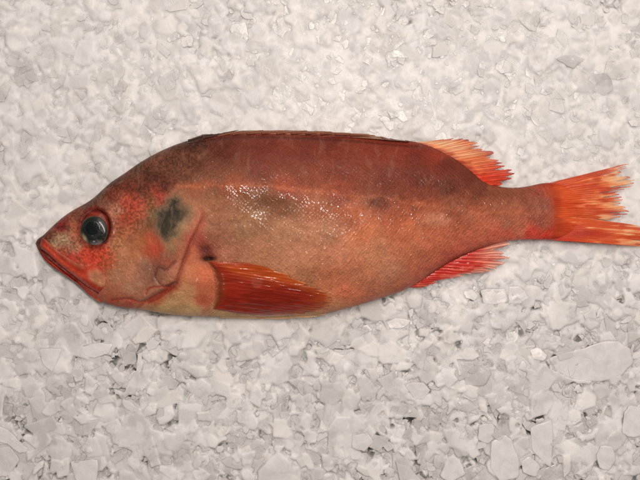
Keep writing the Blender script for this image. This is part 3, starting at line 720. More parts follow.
def dorsal_col(ix, iy, u, v, ridge, rt):
    n = fbm(ix / 9, iy / 3, 36)
    c = np.ones(ix.shape + (3,)) * lin((150, 54, 32))
    c = mixc(c, (214, 126, 76), sstep(.10, .45, v + .5 * (n - .5)))
    c = mixc(c, (240, 190, 138), 0.9 * np.exp(-((v - .5) / .25) ** 2) * sstep(.3, .8, 1 - u + .3 * (rt - .5)))
    c = mixc(c, (198, 56, 34), 0.85 * sstep(.55, .95, u + .3 * (v - .4) + .2 * (rt - .5)))
    c = mixc(c, (150, 44, 34), 0.85 * sstep(.78, .98, v) * (rt > .35))
    c = mixc(c, (160, 44, 28), 0.6 * (1 - sstep(.2, .7, ridge)) * sstep(.2, .5, v))
    return np.clip(c * (0.85 + 0.3 * ridge)[..., None] * FG, 0, .85)
fin('soft_dorsal_fin',
    [(0, 408, 143), (.15, 424, 147), (.35, 440, 154), (.6, 456, 164), (.8, 470, 174), (1, 487, 186.5)],
    [(0, 440, 138.8), (.10, 455, 138.6), (.2, 468, 139), (.30, 481, 143.5), (.37, 476, 147), (.46, 494.5, 151), (.55, 488, 156.5), (.64, 503, 160.5), (.72, 502, 165), (.80, 512, 170), (.88, 513.5, 175), (.95, 504, 182), (1, 494, 187)],
    17, 9, 70, zfn=lambda ix, iy, u, v: 7.5 * (1 - v) ** 1.2 - 1.0 + 1.2 * (fbm(ix / 12, iy / 6, 57) - .5) + 0 * u,
    cfn=dorsal_col, fray=3.4, slit=.42, thin=(0.02, .50), seed=2, amp=0.7, curl=1.5)

def anal_col(ix, iy, u, v, ridge, rt):
    n = fbm(ix / 12, iy / 3, 38)
    c = np.ones(ix.shape + (3,)) * lin((186, 48, 34))
    c = mixc(c, (206, 96, 70), sstep(.4, .8, n + .3 * (v - .5)))
    c = mixc(c, (222, 160, 132), 0.9 * sstep(.62, .95, v + .3 * (n - .5)) * sstep(.15, .5, u))
    c = mixc(c, (224, 170, 140), 0.7 * sstep(.7, 1., u) * sstep(.1, .6, v))
    c = mixc(c, (150, 30, 26), 0.6 * (1 - sstep(.1, .6, ridge)))
    return np.clip(c * (0.85 + 0.3 * ridge)[..., None] * FG, 0, .85)
fin('anal_fin',
    [(0, 403, 288), (.3, 423, 278), (.55, 438, 268), (.8, 455, 258), (1, 474, 249.5)],
    [(0, 424, 287.5), (.15, 442, 281.5), (.3, 456, 277), (.45, 470, 273.5), (.58, 488, 270), (.7, 499, 267.5), (.78, 508, 261), (.84, 509, 257), (.9, 503, 252), (.96, 508, 244.5), (1, 506, 241)],
    14, 9, 80, zfn=lambda ix, iy, u, v: 3.0 - 3.6 * v + 1.2 * (fbm(ix / 12, iy / 6, 59) - .5) + 0 * u,
    cfn=anal_col, fray=4, slit=.3, thin=(0, .60), seed=3, amp=0.8, curl=1.6)

def pect_col(ix, iy, u, v, ridge, rt):
    n = fbm(ix / 26, iy / 4, 40)
    c = np.ones(ix.shape + (3,)) * lin((140, 38, 18))
    c = mixc(c, (176, 74, 20), 0.85 * np.exp(-((u - (.10 + .1 * v)) / .16) ** 2) * sstep(.08, .3, v))
    c = mixc(c, (184, 88, 34), 0.7 * sstep(.72, .98, v + .25 * (n - .5)))
    c = mixc(c, (110, 22, 14), 0.55 * sstep(.5, .68, n) * sstep(.2, .5, u))
    c = mixc(c, (136, 66, 30), 0.7 * (1 - sstep(.02, .12, v)))
    c = mixc(c, (196, 130, 80), 0.8 * sstep(.93, 1, v))
    q = np.hypot((ix - 257) / 6, (iy - 282) / 6.5); c = mixc(c, (158, 76, 58), 0.55 * (1 - sstep(.8, 1.1, q)))
    return np.clip(c * (0.88 + 0.07 * ridge)[..., None] * FG, 0, .8)
def pz(ix, iy, u, v, z):
    return np.maximum(z, 6 + 6 * (1 - v)) + 1.8 + 1.0 * (1 - v) - 1.2 * (1 - sstep(0, .10, v)) + 2.0 * (fbm(ix / 30, iy / 7, 63) - .5) + 0 * u
fin('pectoral_fin',
    [(0, 207, 261.5), (.2, 212, 269), (.5, 215, 282), (.8, 215, 298), (1, 212, 309)],
    [(0, 248, 263.5), (.06, 268, 267.5), (.13, 290, 276), (.2, 308, 285), (.3, 323, 290), (.42, 331, 296), (.58, 332, 302), (.72, 329, 308), (.84, 316, 314.5), (1, 262, 316.5)],
    13, 12, 130, zfn=pz, on_body=True, cfn=pect_col, fray=2.0, slit=.10, thin=(0, .22), seed=4, amp=0.35, curl=1.5, fade=.9, fade_len=.09)

def pelv_col(ix, iy, u, v, ridge, rt):
    c = np.ones(ix.shape + (3,)) * lin((206, 170, 122)); c = mixc(c, (190, 96, 60), 0.5 * sstep(.5, .7, fbm(ix / 10, iy / 2, 42)))
    return np.clip(c * (0.85 + 0.3 * ridge)[..., None] * FG, 0, .8)
fin('pelvic_fin',
    [(0, 222, 312), (1, 220, 318)],
    [(0, 338, 309), (.5, 326, 316), (1, 286, 319.5)],
    6, 8, 80, zfn=lambda ix, iy, u, v: 1.0 + 1.5 * (1 - v) - 2 * u + 0 * ix, cfn=pelv_col, fray=3, slit=.2, thin=(0, .35), seed=5, amp=0.8)

# folded spiny dorsal fin: a low strip of spines along the back, loose tips at both ends
def spine_col(ix, iy, u, v, ridge, rt):
    n = fbm(ix / 10, iy / 2.5, 46)
    c = np.ones(ix.shape + (3,)) * lin((112, 48, 36))
    c = mixc(c, (150, 104, 80), 0.75 * sstep(.45, .65, n) * sstep(215, 250, ix))
    c = mixc(c, (60, 44, 34), 0.9 * (1 - sstep(205, 235, ix)))
    c = mixc(c, (140, 104, 76), 0.6 * sstep(345, 365, ix)); c = mixc(c, (90, 44, 30), 0.9 * sstep(374, 386, ix))
    return np.clip(c * (.8 + .4 * ridge)[..., None] * 1.1, 0, .8)
sx = np.linspace(0, 1, 320)
upc = smooth_curve([(187, 141.5), (194, 137.5), (203, 134.2), (212, 133.8), (216, 134.2), (226, 132), (250, 130.3), (290, 130.2), (320, 131.0), (350, 133.2), (372, 135.4), (382, 136.4), (392, 138.6), (408, 140.2)], 320)
loc = smooth_curve([(187, 143), (200, 141), (216, 139), (240, 136.5), (280, 136), (330, 136.6), (370, 138.4), (392, 140.5), (410, 141.5)], 320)
uu = np.linspace(0, 1, 22)[None, :, None]
J = upc[:, None, :] * (1 - uu) + loc[:, None, :] * uu
saw = (np.mod(sx * 13 + .2, 1.0))[:, None]
cu = np.linspace(0, 1, 22)[None, :]
J[..., 1] += (0.45 * saw * (1 - cu))
zz = 1.5 + 9.5 * np.sqrt(cu) + 0 * saw
ridge = np.clip(np.sin(np.pi * (cu * 2.2 + sx[:, None] * 3)) * .5 + .5, 0, 1)
shell('spiny_dorsal_fin', J[..., 0], J[..., 1], 0.9 * ridge + 1.0 * (1 - saw) * np.sin(np.pi * np.clip(cu, 0, 1)), 3.0, SKIN, spine_col(J[..., 0], J[..., 1], sx[:, None] + 0 * cu, cu + 0 * saw, ridge, 0), {'scale': 0 * J[..., 0]}, z_of=zz)

# the spines themselves, folded back one over the other
dfin = bpy.data.objects['spiny_dorsal_fin']
def tube(name, pts, rads, mat, parent, col, na=8):
    pts = np.array(pts, float); n = len(pts)
    d = np.gradient(pts, axis=0); d /= np.linalg.norm(d, axis=1)[:, None]
    upv = np.array([0, 0, 1.0]); sd = np.cross(d, upv); sd /= np.linalg.norm(sd, axis=1)[:, None]; nn = np.cross(sd, d)
    a = np.linspace(0, 2 * np.pi, na, endpoint=False)
    P = pts[:, None] + (np.cos(a)[None, :, None] * sd[:, None] + np.sin(a)[None, :, None] * nn[:, None]) * np.array(rads)[:, None, None]
    w = to_world(P[..., 0], P[..., 1], P[..., 2]).reshape(-1, 3)
    o = mesh_obj(name, w, grid_faces(n, na, True), mat, parent, np.repeat(col, na, 0), {'scale': np.zeros(n * na)}, np.repeat(pts[:, :2], na, 0))
    return o
for k in range(12):
    x0_ = 190 + 14.5 * k; L_ = 30 + 5 * math.sin(k * 2.1); xx = np.linspace(x0_, x0_ + L_, 14); w_ = np.linspace(0, 1, 14)
    yu = np.interp(xx, upc[:, 0], upc[:, 1]); yl = np.interp(xx, loc[:, 0], loc[:, 1])
    yy = yl + (yu - yl) * (.15 + .72 * w_) - (.9 if k in (1, 10) else .1) * w_ ** 4
    zz_ = 8.5 * (1 - w_) ** .7 + 3.2
    tone = lin((112, 56, 42)) * (1 - w_[:, None]) + lin((150, 112, 84)) * w_[:, None] if k not in (0, 1) else lin((64, 44, 36)) * np.ones((14, 1))
    tone = np.where(w_[:, None] > .93, lin((60, 34, 26)), tone)
    tube('spine', np.stack([xx, yy, zz_], -1), 1.0 * (1 - w_) ** .6 + .18, SKIN, dfin, tone)

# ------------------------------------------------------------------ ice
OUT = np.concatenate([TOP, [(627, 164), (634, 180), (632, 213), (665, 230), (668, 246)], BOT[::-1]])
def near_fish(x, y):
    """0 far, 1 under or beside the fish"""
    d1, s1, _ = polydist(x, y, [tuple(p) for p in OUT[::2]])
    ins = (x > 40) & (x < 590) & (y > fT(np.clip(x, 36, 582))) & (y < fB(np.clip(x, 36, 582)))
    fx = (x > 400) & (x < 520) & (y > 135) & (y < 190) | (x > 540) & (y > 160) & (y < 252) | (x > 400) & (x < 515) & (y > 238) & (y < 295)
    d = np.where(ins | fx, 0, d1)
    return 1 - sstep(6, 26, d)

def ice_level(x, y):
    return -7.5 + 5.0 * (fbm(x / 95, y / 95, 81, 3) - .5) + 3.0 * (fbm(x / 26, y / 26, 84, 2) - .5)

def merged(x, y):
    """how much the frost has run together: high over the upper half, low in the loose corners at the bottom"""
    f = fbm(x / 70, y / 70, 87, 3)
    return np.clip(0.72 - 0.50 * sstep(170, 440, y) + 0.6 * (f - .5) - 0.25 * np.exp(-((x - 0) / 70) ** 2 - ((y - 450) / 50) ** 2), 0, 1)


def raster(x0, x1, y0, y1, res, layers, rng, level_fn, merge_fn):
    """height field of tilted, overlapping shards (highest wins) with each shard's own whiteness"""
    nx = int((x1 - x0) / res) + 1; ny = int((y1 - y0) / res) + 1
    X_ = x0 + np.arange(nx) * res; Y_ = y0 + np.arange(ny) * res
    GX, GY = np.meshgrid(X_, Y_, indexing='ij')
    lev = level_fn(GX, GY); m = merge_fn(GX, GY)
    H = lev - 10.0 + 3.0 * (fbm(GX / 7, GY / 7, 93, 3) - .5)
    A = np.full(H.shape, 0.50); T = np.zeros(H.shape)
    for (n, smin, smax, power, depth) in layers:
        cx = rng.uniform(x0, x1, n); cy_ = rng.uniform(y0, y1, n)
        mm = merge_fn(cx, cy_); lv = level_fn(cx, cy_)
        size = (smin + (smax - smin) * rng.uniform(0, 1, n) ** power) * (1.12 - .40 * mm)
        zz = lv - rng.uniform(0, 1, n) ** 1.15 * depth * (1.1 - .45 * mm)
        for i in np.argsort(zz):
            k = int(rng.integers(4, 9)); s = size[i]
            ang = (np.arange(k) + rng.uniform(-.40, .40, k)) / k * 2 * np.pi
            rad = s * rng.uniform(.55, 1.0, k); asp = rng.uniform(.42, 1.0); rot = rng.uniform(0, 2 * np.pi)
            i0 = max(int((cx[i] - s - x0) / res), 0); i1 = min(int((cx[i] + s - x0) / res) + 2, nx)
            j0 = max(int((cy_[i] - s - y0) / res), 0); j1 = min(int((cy_[i] + s - y0) / res) + 2, ny)
            if i1 <= i0 or j1 <= j0: continue
            ux = X_[i0:i1, None] - cx[i]; uy = Y_[None, j0:j1] - cy_[i]
            c_, s_ = math.cos(rot), math.sin(rot)
            lx = ux * c_ + uy * s_; ly = (-ux * s_ + uy * c_) / asp
            ins = None
            for q in range(k):                       # signed distance inside each side: intersection of half planes
                w = rng.uniform(.55, 1.0) * s
                dd = w - (lx * math.cos(ang[q]) + ly * math.sin(ang[q]))
                ins = dd if ins is None else np.minimum(ins, dd)
            tl = rng.normal(0, (.02 + .065 * (1 - mm[i])) * min(max(9 / s, .4), 1.5), 2)
            bev = rng.uniform(.5, 1.6)
            bend = rng.uniform(-.25, .45) / s
            h = zz[i] + ux * tl[0] + uy * tl[1] - bev * np.clip(1 - ins / (1.0 + .06 * s), 0, 1) ** 2 - bend * (lx * lx + ly * ly) * .25
            sub = H[i0:i1, j0:j1]
            win = (ins > 0) & (h > sub)
            sub[win] = h[win]
            a_ = rng.uniform(.0, 1.0)
            own = 0.90 - .16 * a_ ** 2.4
            A[i0:i1, j0:j1][win] = own * .62 + .38 * A[i0:i1, j0:j1][win]
            T[i0:i1, j0:j1][win] = rng.uniform(-1, 1)
    return GX, GY, H, A, T, m, lev

def shards(n, smin, smax, power, depth, rng, x0=-150, x1=790, y0=-140, y1=620):
    """loose shards as closed bevelled plates; returns points, triangles, clearness, tint"""
    cx = rng.uniform(x0, x1, n); cy_ = rng.uniform(y0, y1, n)
    mm = merged(cx, cy_); nf = near_fish(cx, cy_)
    size = (smin + (smax - smin) * rng.uniform(0, 1, n) ** power) * (1.1 - .30 * mm)
    keep = ~((cx > 75) & (cx < 535) & (cy_ > fT(np.clip(cx, 36, 582)) + 28) & (cy_ < fB(np.clip(cx, 36, 582)) - 28))
    zz = np.minimum(ice_level(cx, cy_) - 1.6 - rng.uniform(0, 1, n) * depth - nf * 1.2 + .6 * mm, -4.0 - .05 * size - 1.4 * nf)
    P_, F_, CL, TN = [], [], [], []; base = 0
    for i in np.nonzero(keep)[0]:
        k = int(rng.integers(4, 8)); s = size[i]
        ang = (np.arange(k) + rng.uniform(-.40, .40, k)) / k * 2 * np.pi
        rad = s * rng.uniform(.55, 1.1, k); asp = rng.uniform(.40, 1.0); rot = rng.uniform(0, 2 * np.pi)
        q = np.stack([rad * np.cos(ang), rad * np.sin(ang) * asp], -1)
        # nibbled outline
        q2 = []
        for j in range(k):
            a_, b_ = q[j], q[(j + 1) % k]; q2.append(a_); q2.append((a_ + b_) / 2 + rng.normal(0, .045 * s, 2))
        q = np.array(q2); n_ = len(q)
        c_, s_ = math.cos(rot), math.sin(rot); q = q @ np.array([[c_, s_], [-s_, c_]])
        t = rng.uniform(.35, .85) * (.4 + s / 20)
        tl = rng.normal(0, (.03 + .05 * (1 - mm[i])) * min(max(9 / s, .5), 1.5) * (1 - .6 * nf[i]), 2)
        bnd = rng.uniform(-.02, .05) * s
        P = np.concatenate([np.c_[q * .93, np.full(n_, t / 2)], np.c_[q, np.zeros(n_)], np.c_[q * .95, np.full(n_, -t / 2)], [[0, 0, t / 2 + bnd]], [[0, 0, -t / 2]]])
        P[:, 2] += P[:, 0] * tl[0] + P[:, 1] * tl[1]
        P += [cx[i], cy_[i], zz[i]]
        r = np.arange(n_); r1 = (r + 1) % n_
        f = np.concatenate([np.c_[r, r1, np.full(n_, 3 * n_)], np.c_[n_ + r, n_ + r1, r1], np.c_[n_ + r, r1, r],
                            np.c_[2 * n_ + r, 2 * n_ + r1, n_ + r1], np.c_[2 * n_ + r, n_ + r1, n_ + r], np.c_[2 * n_ + r1, 2 * n_ + r, np.full(n_, 3 * n_ + 1)]])
        P_.append(P); F_.append(f + base); base += len(P)
        CL.append(np.full(len(P), np.clip(rng.normal(.60 + .08 * mm[i], .14), .25, .93))); TN.append(np.full(len(P), rng.uniform(0, 1)))
    return np.concatenate(P_), np.concatenate(F_), np.concatenate(CL), np.concatenate(TN)

def blur(Q, n=1):
    for _ in range(n):
        P = np.pad(Q, 1, mode='edge'); Q = (P[:-2] + 2 * P[1:-1] + P[2:])[:, 1:-1] / 4
        P = np.pad(Q, 1, mode='edge'); Q = (P[:, :-2] + 2 * P[:, 1:-1] + P[:, 2:])[1:-1] / 4
    return Q

def finish_ice(GX, GY, H, A, T, m, lev, fine=True):
    # frost that has run together over the shards
    sl = lev - 5.4 + 3.6 * m + 2.2 * (fbm(GX / 17, GY / 17, 95, 4) - .5) + 1.0 * (fbm(GX / 4, GY / 4, 96, 3) - .5)
    cover = sstep(-0.5, .9, sl - H)
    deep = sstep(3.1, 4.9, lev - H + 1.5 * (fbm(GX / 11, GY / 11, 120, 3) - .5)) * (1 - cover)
    crack = sstep(.030, .006, np.abs(fbm(GX / 13, GY / 13, 131, 3) - .5)) * sstep(.50 + .10 * m, .60 + .10 * m, fbm(GX / 24, GY / 24, 133, 3))
    H = np.where(sl > H, H + (sl - H) * np.clip((sl - H) / 1.2, 0, 1), H)
    A = A * (1 - cover) + 0.88 * cover
    A = A * (1 - .85 * deep)  # pit floors painted darker too: shade of the gaps put into the ice colour
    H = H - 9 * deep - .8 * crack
    A = A * (1 - .12 * crack) * (1 - .12 * (1 - m) * sstep(.40, .66, fbm(GX / 30, GY / 30, 140, 3)))  # crack shade also painted into the colour; loose areas patchily greyer
    T = T * (1 - cover)
    if fine:
        H1 = blur(H, 1); H2 = blur(H, 10); w = np.clip(m * 1.35, 0, .9); H = H1 * (1 - w) + H2 * w
        H = H + .22 * (fbm(GX / 1.7, GY / 1.7, 97, 2) - .5)
        A1 = blur(A, 2); A2 = blur(A, 14); w = .15 + .65 * m; A = A1 * (1 - w) + A2 * w
        T = blur(T, 3)
        nf = near_fish(GX, GY); H = H * (1 - nf) + np.minimum(H, -4.2) * nf
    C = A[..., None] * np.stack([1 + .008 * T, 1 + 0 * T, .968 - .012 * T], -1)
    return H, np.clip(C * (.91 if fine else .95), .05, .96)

def ice_sheet(name, GX, GY, H, C):
    wco = np.stack([(GX - 320) * S, (240 - GY) * S, Z0 + H * S], -1).reshape(-1, 3)
    return mesh_obj(name, wco, grid_faces(GX.shape[0], GX.shape[1], flip=True), ICE, None, C.reshape(-1, 3))

# single chips that can be told apart: outline on the photo, thickness, whiteness, tilt x/y, lift, label
CHIPS = [
 ([(556,59),(567,54),(576,57),(585,59),(578,64),(573,69),(567,66)], 1.4, .70, (0,0), .5, 'thin grey wedge-shaped ice shard lying flat above the tail, top right'),
 ([(590,75),(607,73),(612,81),(614,90),(604,96),(592,91)], 1.5, .68, (0,0), .5, 'five-sided grey ice plate straight above the tail fin'),
 ([(548,358),(562,353),(580,349),(600,342),(618,341),(630,348),(634,362),(622,376),(600,382),(575,380),(556,371)], 3.2, .90, (.03,-.05), .4, 'largest ice slab, broad smooth white oval below the tail at the right'),
 ([(-8,424),(8,430),(18,440),(32,451),(20,454),(8,444),(-8,440)], 2.6, .90, (-.05,.05), 2.2, 'long pale ice splinter at the bottom left edge, pointing down to the right'),
 ([(-6,448),(10,446),(20,460),(14,468),(10,475),(-6,464)], 2.4, .82, (.05,0), 1.2, 'grey ice chip right under the long splinter at the left edge'),
 ([(70,461),(98,459),(97,480),(90,492),(80,490),(74,475)], 2.6, .88, (0,.05), 1.0, 'flat-topped ice block cut by the bottom edge, near the left corner'),
 ([(38,349),(62,348),(57,362),(52,372),(44,366)], 1.8, .92, (.04,0), .6, 'white three-cornered ice flake pointing down, left of and below the jaw'),
 ([(81,347),(97,343),(113,344),(108,354),(95,358),(83,356)], 1.8, .93, (0,.05), .7, 'bright oblong ice flake lying crosswise below the gill cover'),
 ([(75,361),(81,360),(83,370),(82,380),(76,383),(72,372)], 1.6, .91, (.08,0), .7, 'upright narrow ice flake under the bright oblong one'),
 ([(138,353),(142,352),(143,364),(139,378),(136,372)], 1.8, .92, (.1,0), .9, 'thin upright white ice sliver below the pectoral fin base'),
 ([(405,386),(412,382),(424,383),(431,390),(423,401),(415,399)], 2.2, .90, (0,-.08), 1.6, 'blunt wedge of white ice below the belly, over dark gaps'),
 ([(459,361),(473,362),(486,366),(492,374),(484,386),(466,386)], 2.0, .74, (.06,.05), .9, 'clear greyish ice piece left of the big smooth slab'),
 ([(529,350),(538,347),(548,355),(543,361),(533,359)], 2.6, .94, (.10,.14), 1.6, 'small bright white ice chunk at the left tip of the big slab'),
 ([(463,291),(472,289),(479,296),(475,301),(465,298)], 2.6, .95, (-.1,.16), 1.4, 'small gleaming ice nugget just under the anal fin'),
 ([(491,441),(504,434),(512,440),(520,462),(518,478),(500,482),(490,468)], 2.8, .91, (.04,.03), 1.6, 'tall rounded ice slab at the bottom edge, right of the middle'),
 ([(479,425),(492,423),(500,433),(488,444),(478,440)], 2.2, .86, (-.05,.04), 1.0, 'smooth grey-white ice pebble touching the top of the tall slab'),
 ([(521,461),(530,456),(541,467),(536,477),(523,473)], 2.4, .89, (.0,.08), 1.3, 'small blunt ice chip beside the tall slab, by a dark gap'),
 ([(530,427),(552,419),(553,440),(551,468),(542,462),(532,450)], 2.4, .90, (.03,.0), 1.1, 'straight-sided ice plate with a long vertical right edge'),
 ([(600,446),(613,446),(616,460),(609,471),(599,468),(596,456)], 2.4, .89, (.06,.0), 1.2, 'rounded ice chip near the bottom right corner, between dark gaps'),
 ([(624,412),(631,405),(646,408),(646,434),(633,438),(622,434)], 2.4, .91, (-.05,.05), 1.2, 'tall pale ice plate cut by the right edge near the bottom corner'),
 ([(480,290),(505,288),(508,302),(496,305),(483,303)], 1.8, .90, (.02,.04), .7, 'brick-shaped white ice plate below the tip of the anal fin'),
 ([(509,286),(520,286),(530,298),(520,304),(508,304)], 1.8, .92, (.05,-.03), .7, 'ice plate standing right beside the brick-shaped one'),
 ([(386,322),(396,318),(412,320),(404,328),(390,329)], 2.0, .94, (.0,.08), 1.0, 'bright flat ice flake just below the belly behind the pectoral fin'),
 ([(497,62),(505,59),(512,64),(511,72),(501,74),(495,69)], 1.8, .95, (.04,.08), .8, 'small bright snowy ice lump above the soft dorsal fin'),
 ([(180,40),(186,33),(193,37),(191,47),(182,47)], 1.8, .95, (.05,.1), .8, 'small bright squarish ice lump above the front of the back'),
 ([(352,435),(368,433),(374,442),(364,452),(352,448)], 2.2, .88, (.05,.03), 1.0, 'rounded grey-white ice chip near the bottom middle'),
]
GX, GY, H, A, T, m, lev = raster(-70, 710, -70, 550, 0.6, ((2200, 9, 20, 1.6, 5.0), (5000, 5, 12, 1.3, 6.0), (5000, 2.4, 6, 1.2, 6.5)), RNG, ice_level, merged)
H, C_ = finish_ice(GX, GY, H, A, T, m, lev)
ICEH = H
def ice_top(x, y):
    i = np.clip(((np.asarray(x) + 70) / .6).astype(int), 0, ICEH.shape[0] - 1); j = np.clip(((np.asarray(y) + 70) / .6).astype(int), 0, ICEH.shape[1] - 1)
    return ICEH[i, j]
SEAT = []
for pts, t, wht, tilt_, lift, lab in CHIPS:            # every chip rests in a shallow seat of the bed
    P = np.array(pts, float); c = P.mean(0)
    inn = [c + (p_ - c) * f_ for p_ in P for f_ in (.3, .6, .9)]
    zc = float(np.percentile(ice_top(np.array(inn)[:, 0], np.array(inn)[:, 1]), 75)) + lift * .25
    SEAT.append(zc)
    i0, i1 = int((P[:, 0].min() + 66) / .6), int((P[:, 0].max() + 75) / .6); j0, j1 = int((P[:, 1].min() + 66) / .6), int((P[:, 1].max() + 75) / .6)
    i0 = max(i0, 0); sx0 = GX[i0:i1, j0:j1]; sy0 = GY[i0:i1, j0:j1]
    inside_ = np.zeros(sx0.shape, bool)
    for k in range(len(P)):
        (ax, ay), (bx, by) = P[k], P[k - 1]
        if ay == by: continue
        cr_ = ((ay > sy0) != (by > sy0)) & (sx0 < (bx - ax) * (sy0 - ay) / (by - ay) + ax)
        inside_ ^= cr_
    dd, _, _ = polydist(sx0, sy0, list(P) + [P[0]])
    sd = np.where(inside_, dd, -dd)
    cap = zc - .22 * t + (sx0 - c[0]) * tilt_[0] + (sy0 - c[1]) * tilt_[1] + 1.5 * np.clip(-sd, 0, 4)
    H[i0:i1, j0:j1] = np.where(sd > -.7, np.minimum(H[i0:i1, j0:j1], cap), H[i0:i1, j0:j1])
LP, LF, LC, LT = [], [], [], []; base_ = 0
for args in ((3000, 8, 19, 1.8, 4.2), (9500, 4.0, 10, 1.3, 4.2), (9000, 1.8, 4.2, 1.2, 3.2)):
    p_, f_, c_, t_n = shards(*args, RNG)
    LP.append(p_); LF.append(f_ + base_); LC.append(c_); LT.append(t_n); base_ += len(p_)
LP = np.concatenate(LP); LF = np.concatenate(LF); LC = np.concatenate(LC); LT = np.concatenate(LT)
nb = H.size
hb = np.stack([(GX - 320) * S, (240 - GY) * S, Z0 + H * S], -1).reshape(-1, 3)
gf = grid_faces(GX.shape[0], GX.shape[1], flip=True)
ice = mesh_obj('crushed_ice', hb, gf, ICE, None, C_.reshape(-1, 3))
fl = mesh_obj('loose_ice_flake', np.stack([(LP[:, 0] - 320) * S, (240 - LP[:, 1]) * S, Z0 + LP[:, 2] * S], -1), LF[:, ::-1], FLAKE, None,
              (.935 + .045 * LT)[:, None] * np.array([1, .993, .965]), {'clear': LC}, smooth=False)
fl['kind'] = 'stuff'; fl['label'] = 'thin translucent ice flakes strewn over the whole bed'; fl['category'] = 'ice flakes'
ice['kind'] = 'stuff'; ice['label'] = 'crushed white ice frozen together under the fish'; ice['category'] = 'crushed ice'

GX, GY, H, A, T, m, lev = raster(-760, 1400, -640, 1120, 2.6, ((9000, 8, 26, 1.6, 7.0), (14000, 5, 12, 1.3, 6.0)), RNG, ice_level, merged)
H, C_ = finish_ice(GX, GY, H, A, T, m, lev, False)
inside = sstep(-66, -48, GX) * (1 - sstep(688, 706, GX)) * sstep(-66, -48, GY) * (1 - sstep(528, 546, GY))
H = H - 1.0 - 30 * inside
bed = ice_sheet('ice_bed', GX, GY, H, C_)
bed['kind'] = 'structure'; bed['label'] = 'bed of crushed ice that carries on round the fish'

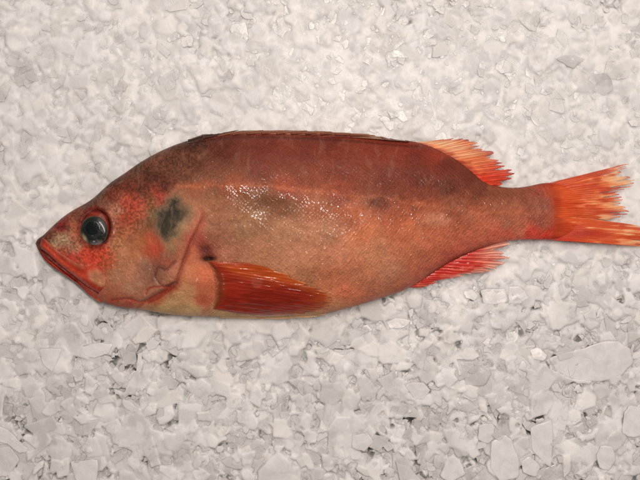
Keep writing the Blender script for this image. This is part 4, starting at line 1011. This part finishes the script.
for (pts, t, wht, tilt_, lift, lab), zc in zip(CHIPS, SEAT):
    P = np.array(pts, float)
    r_ = np.random.default_rng(int(P.sum()))
    # finer, slightly irregular outline
    Q = []
    for k in range(len(P)):
        a_, b_ = P[k], P[(k + 1) % len(P)]
        for q in range(4):
            u_ = q / 4; Q.append(a_ * (1 - u_) + b_ * u_ + (r_.normal(0, .45, 2) if q else r_.normal(0, .1, 2)))
    Q = np.array(Q); Q = (np.roll(Q, 1, 0) + 8 * Q + np.roll(Q, -1, 0)) / 10
    c = Q.mean(0)
    rings = [(1.0, -t), (1.0, -.45 * t), (.985, -.12 * t), (.95, 0), (.86, .02 * t)] + [(f, .05 * t * (1 - f)) for f in (.7, .5, .3, .12)]
    co_l = []
    for f, dz_ in [(f_, d_ * .8) for f_, d_ in rings]:
        q = c + (Q - c) * f
        if f > .9: inset = 0
        z = zc + dz_ * 1.0 + (q[:, 0] - c[0]) * tilt_[0] + (q[:, 1] - c[1]) * tilt_[1] + (1.3 * (fbm(q[:, 0] / 6, q[:, 1] / 6, 77, 3) - .5) if dz_ > -.2 * t else 0)
        co_l.append(np.stack([q[:, 0], q[:, 1], z], -1))
    G = np.array(co_l); n = len(Q)
    flat = G.reshape(-1, 3)
    k = (D - flat[:, 2]) / D
    wx = (flat[:, 0] - 320) * k * S; wy = (240 - flat[:, 1]) * k * S; wz = Z0 + flat[:, 2] * S
    ctr = np.array([(c[0] - 320) * (D - zc) / D * S, (240 - c[1]) * (D - zc) / D * S, Z0 + zc * S])
    wco = np.stack([wx, wy, wz], -1)
    wco = np.concatenate([wco, ctr[None], wco[:n].mean(0)[None]]) - ctr
    f = [tuple(int(v_) for v_ in q) for q in grid_faces(len(rings), n, True)]
    L0 = (len(rings) - 1) * n
    f += [(L0 + j, len(flat), L0 + (j + 1) % n) for j in range(n)] + [((j + 1) % n, len(flat) + 1, j) for j in range(n)]
    colr = np.ones((len(wco), 3)) * (.925 + (wht - .9) * .8) * np.array([1, .993, .965])
    o = mesh_obj('ice_chip', wco, f, FLAKE, None, colr, {'clear': np.full(len(wco), .22 if wht > .8 else .5)})
    bm_fix = o.data
    import bmesh
    bm = bmesh.new(); bm.from_mesh(bm_fix); bmesh.ops.recalc_face_normals(bm, faces=bm.faces); bm.to_mesh(bm_fix); bm.free()
    o.location = ctr
    o['label'] = lab; o['category'] = 'ice chip'; o['group'] = 'loose ice chips on the crushed ice'

# ------------------------------------------------------------------ light
world = bpy.data.worlds.new('World'); scene.world = world; world.use_nodes = True
bg = world.node_tree.nodes['Background']; bg.inputs[0].default_value = (1.0, 0.90, 0.86, 1); bg.inputs[1].default_value = 0.105
def lamp(name, loc, target, sx_, sy_, power, color, rot=0):
    l = bpy.data.lights.new(name, 'AREA'); l.shape = 'RECTANGLE'; l.size = sx_; l.size_y = sy_; l.energy = power; l.color = color
    o = bpy.data.objects.new(name, l); COL.objects.link(o); o.location = loc
    o.rotation_euler = (Vector(target) - Vector(loc)).to_track_quat('-Z', 'Y').to_euler()
    return o
WARM = (1.0, 0.888, 0.835)
tube_lamp = lamp('ceiling_tube', (0.09, 0.19, 0.92), (0.02, 0.0, Z0), 0.56, 0.016, 7.2, WARM)
tube_lamp.rotation_euler = (tube_lamp.rotation_euler.to_quaternion() @ Quaternion((0, 0, 1), math.radians(-27))).to_euler()
lamp('shop_light', (0.14, 0.42, 0.66), (0.03, 0.10, Z0), 0.6, 0.5, 2.1, WARM)
lamp('side_light', (-0.45, -0.50, 1.1), (0, 0, Z0), 0.05, 0.05, 0.8, WARM)

# ------------------------------------------------------------------ camera
cam = bpy.data.cameras.new('camera'); co_ = bpy.data.objects.new('camera', cam); COL.objects.link(co_)
co_.location = (0, 0, Z0 + D * S); co_.rotation_euler = (0, 0, 0)
cam.sensor_width = 36; cam.lens = 36 * D / 640; cam.clip_start = 0.01; cam.clip_end = 50
scene.camera = co_
scene.render.resolution_x = 1024; scene.render.resolution_y = 768
scene.view_settings.view_transform = 'Standard'; scene.view_settings.look = 'None'
scene.view_settings.exposure = -0.15; scene.view_settings.gamma = 1.0
cy = scene.cycles
cy.max_bounces = 14; cy.diffuse_bounces = 8; cy.glossy_bounces = 4; cy.transmission_bounces = 8; cy.transparent_max_bounces = 24
cy.use_denoising = True; cy.caustics_reflective = False; cy.caustics_refractive = False
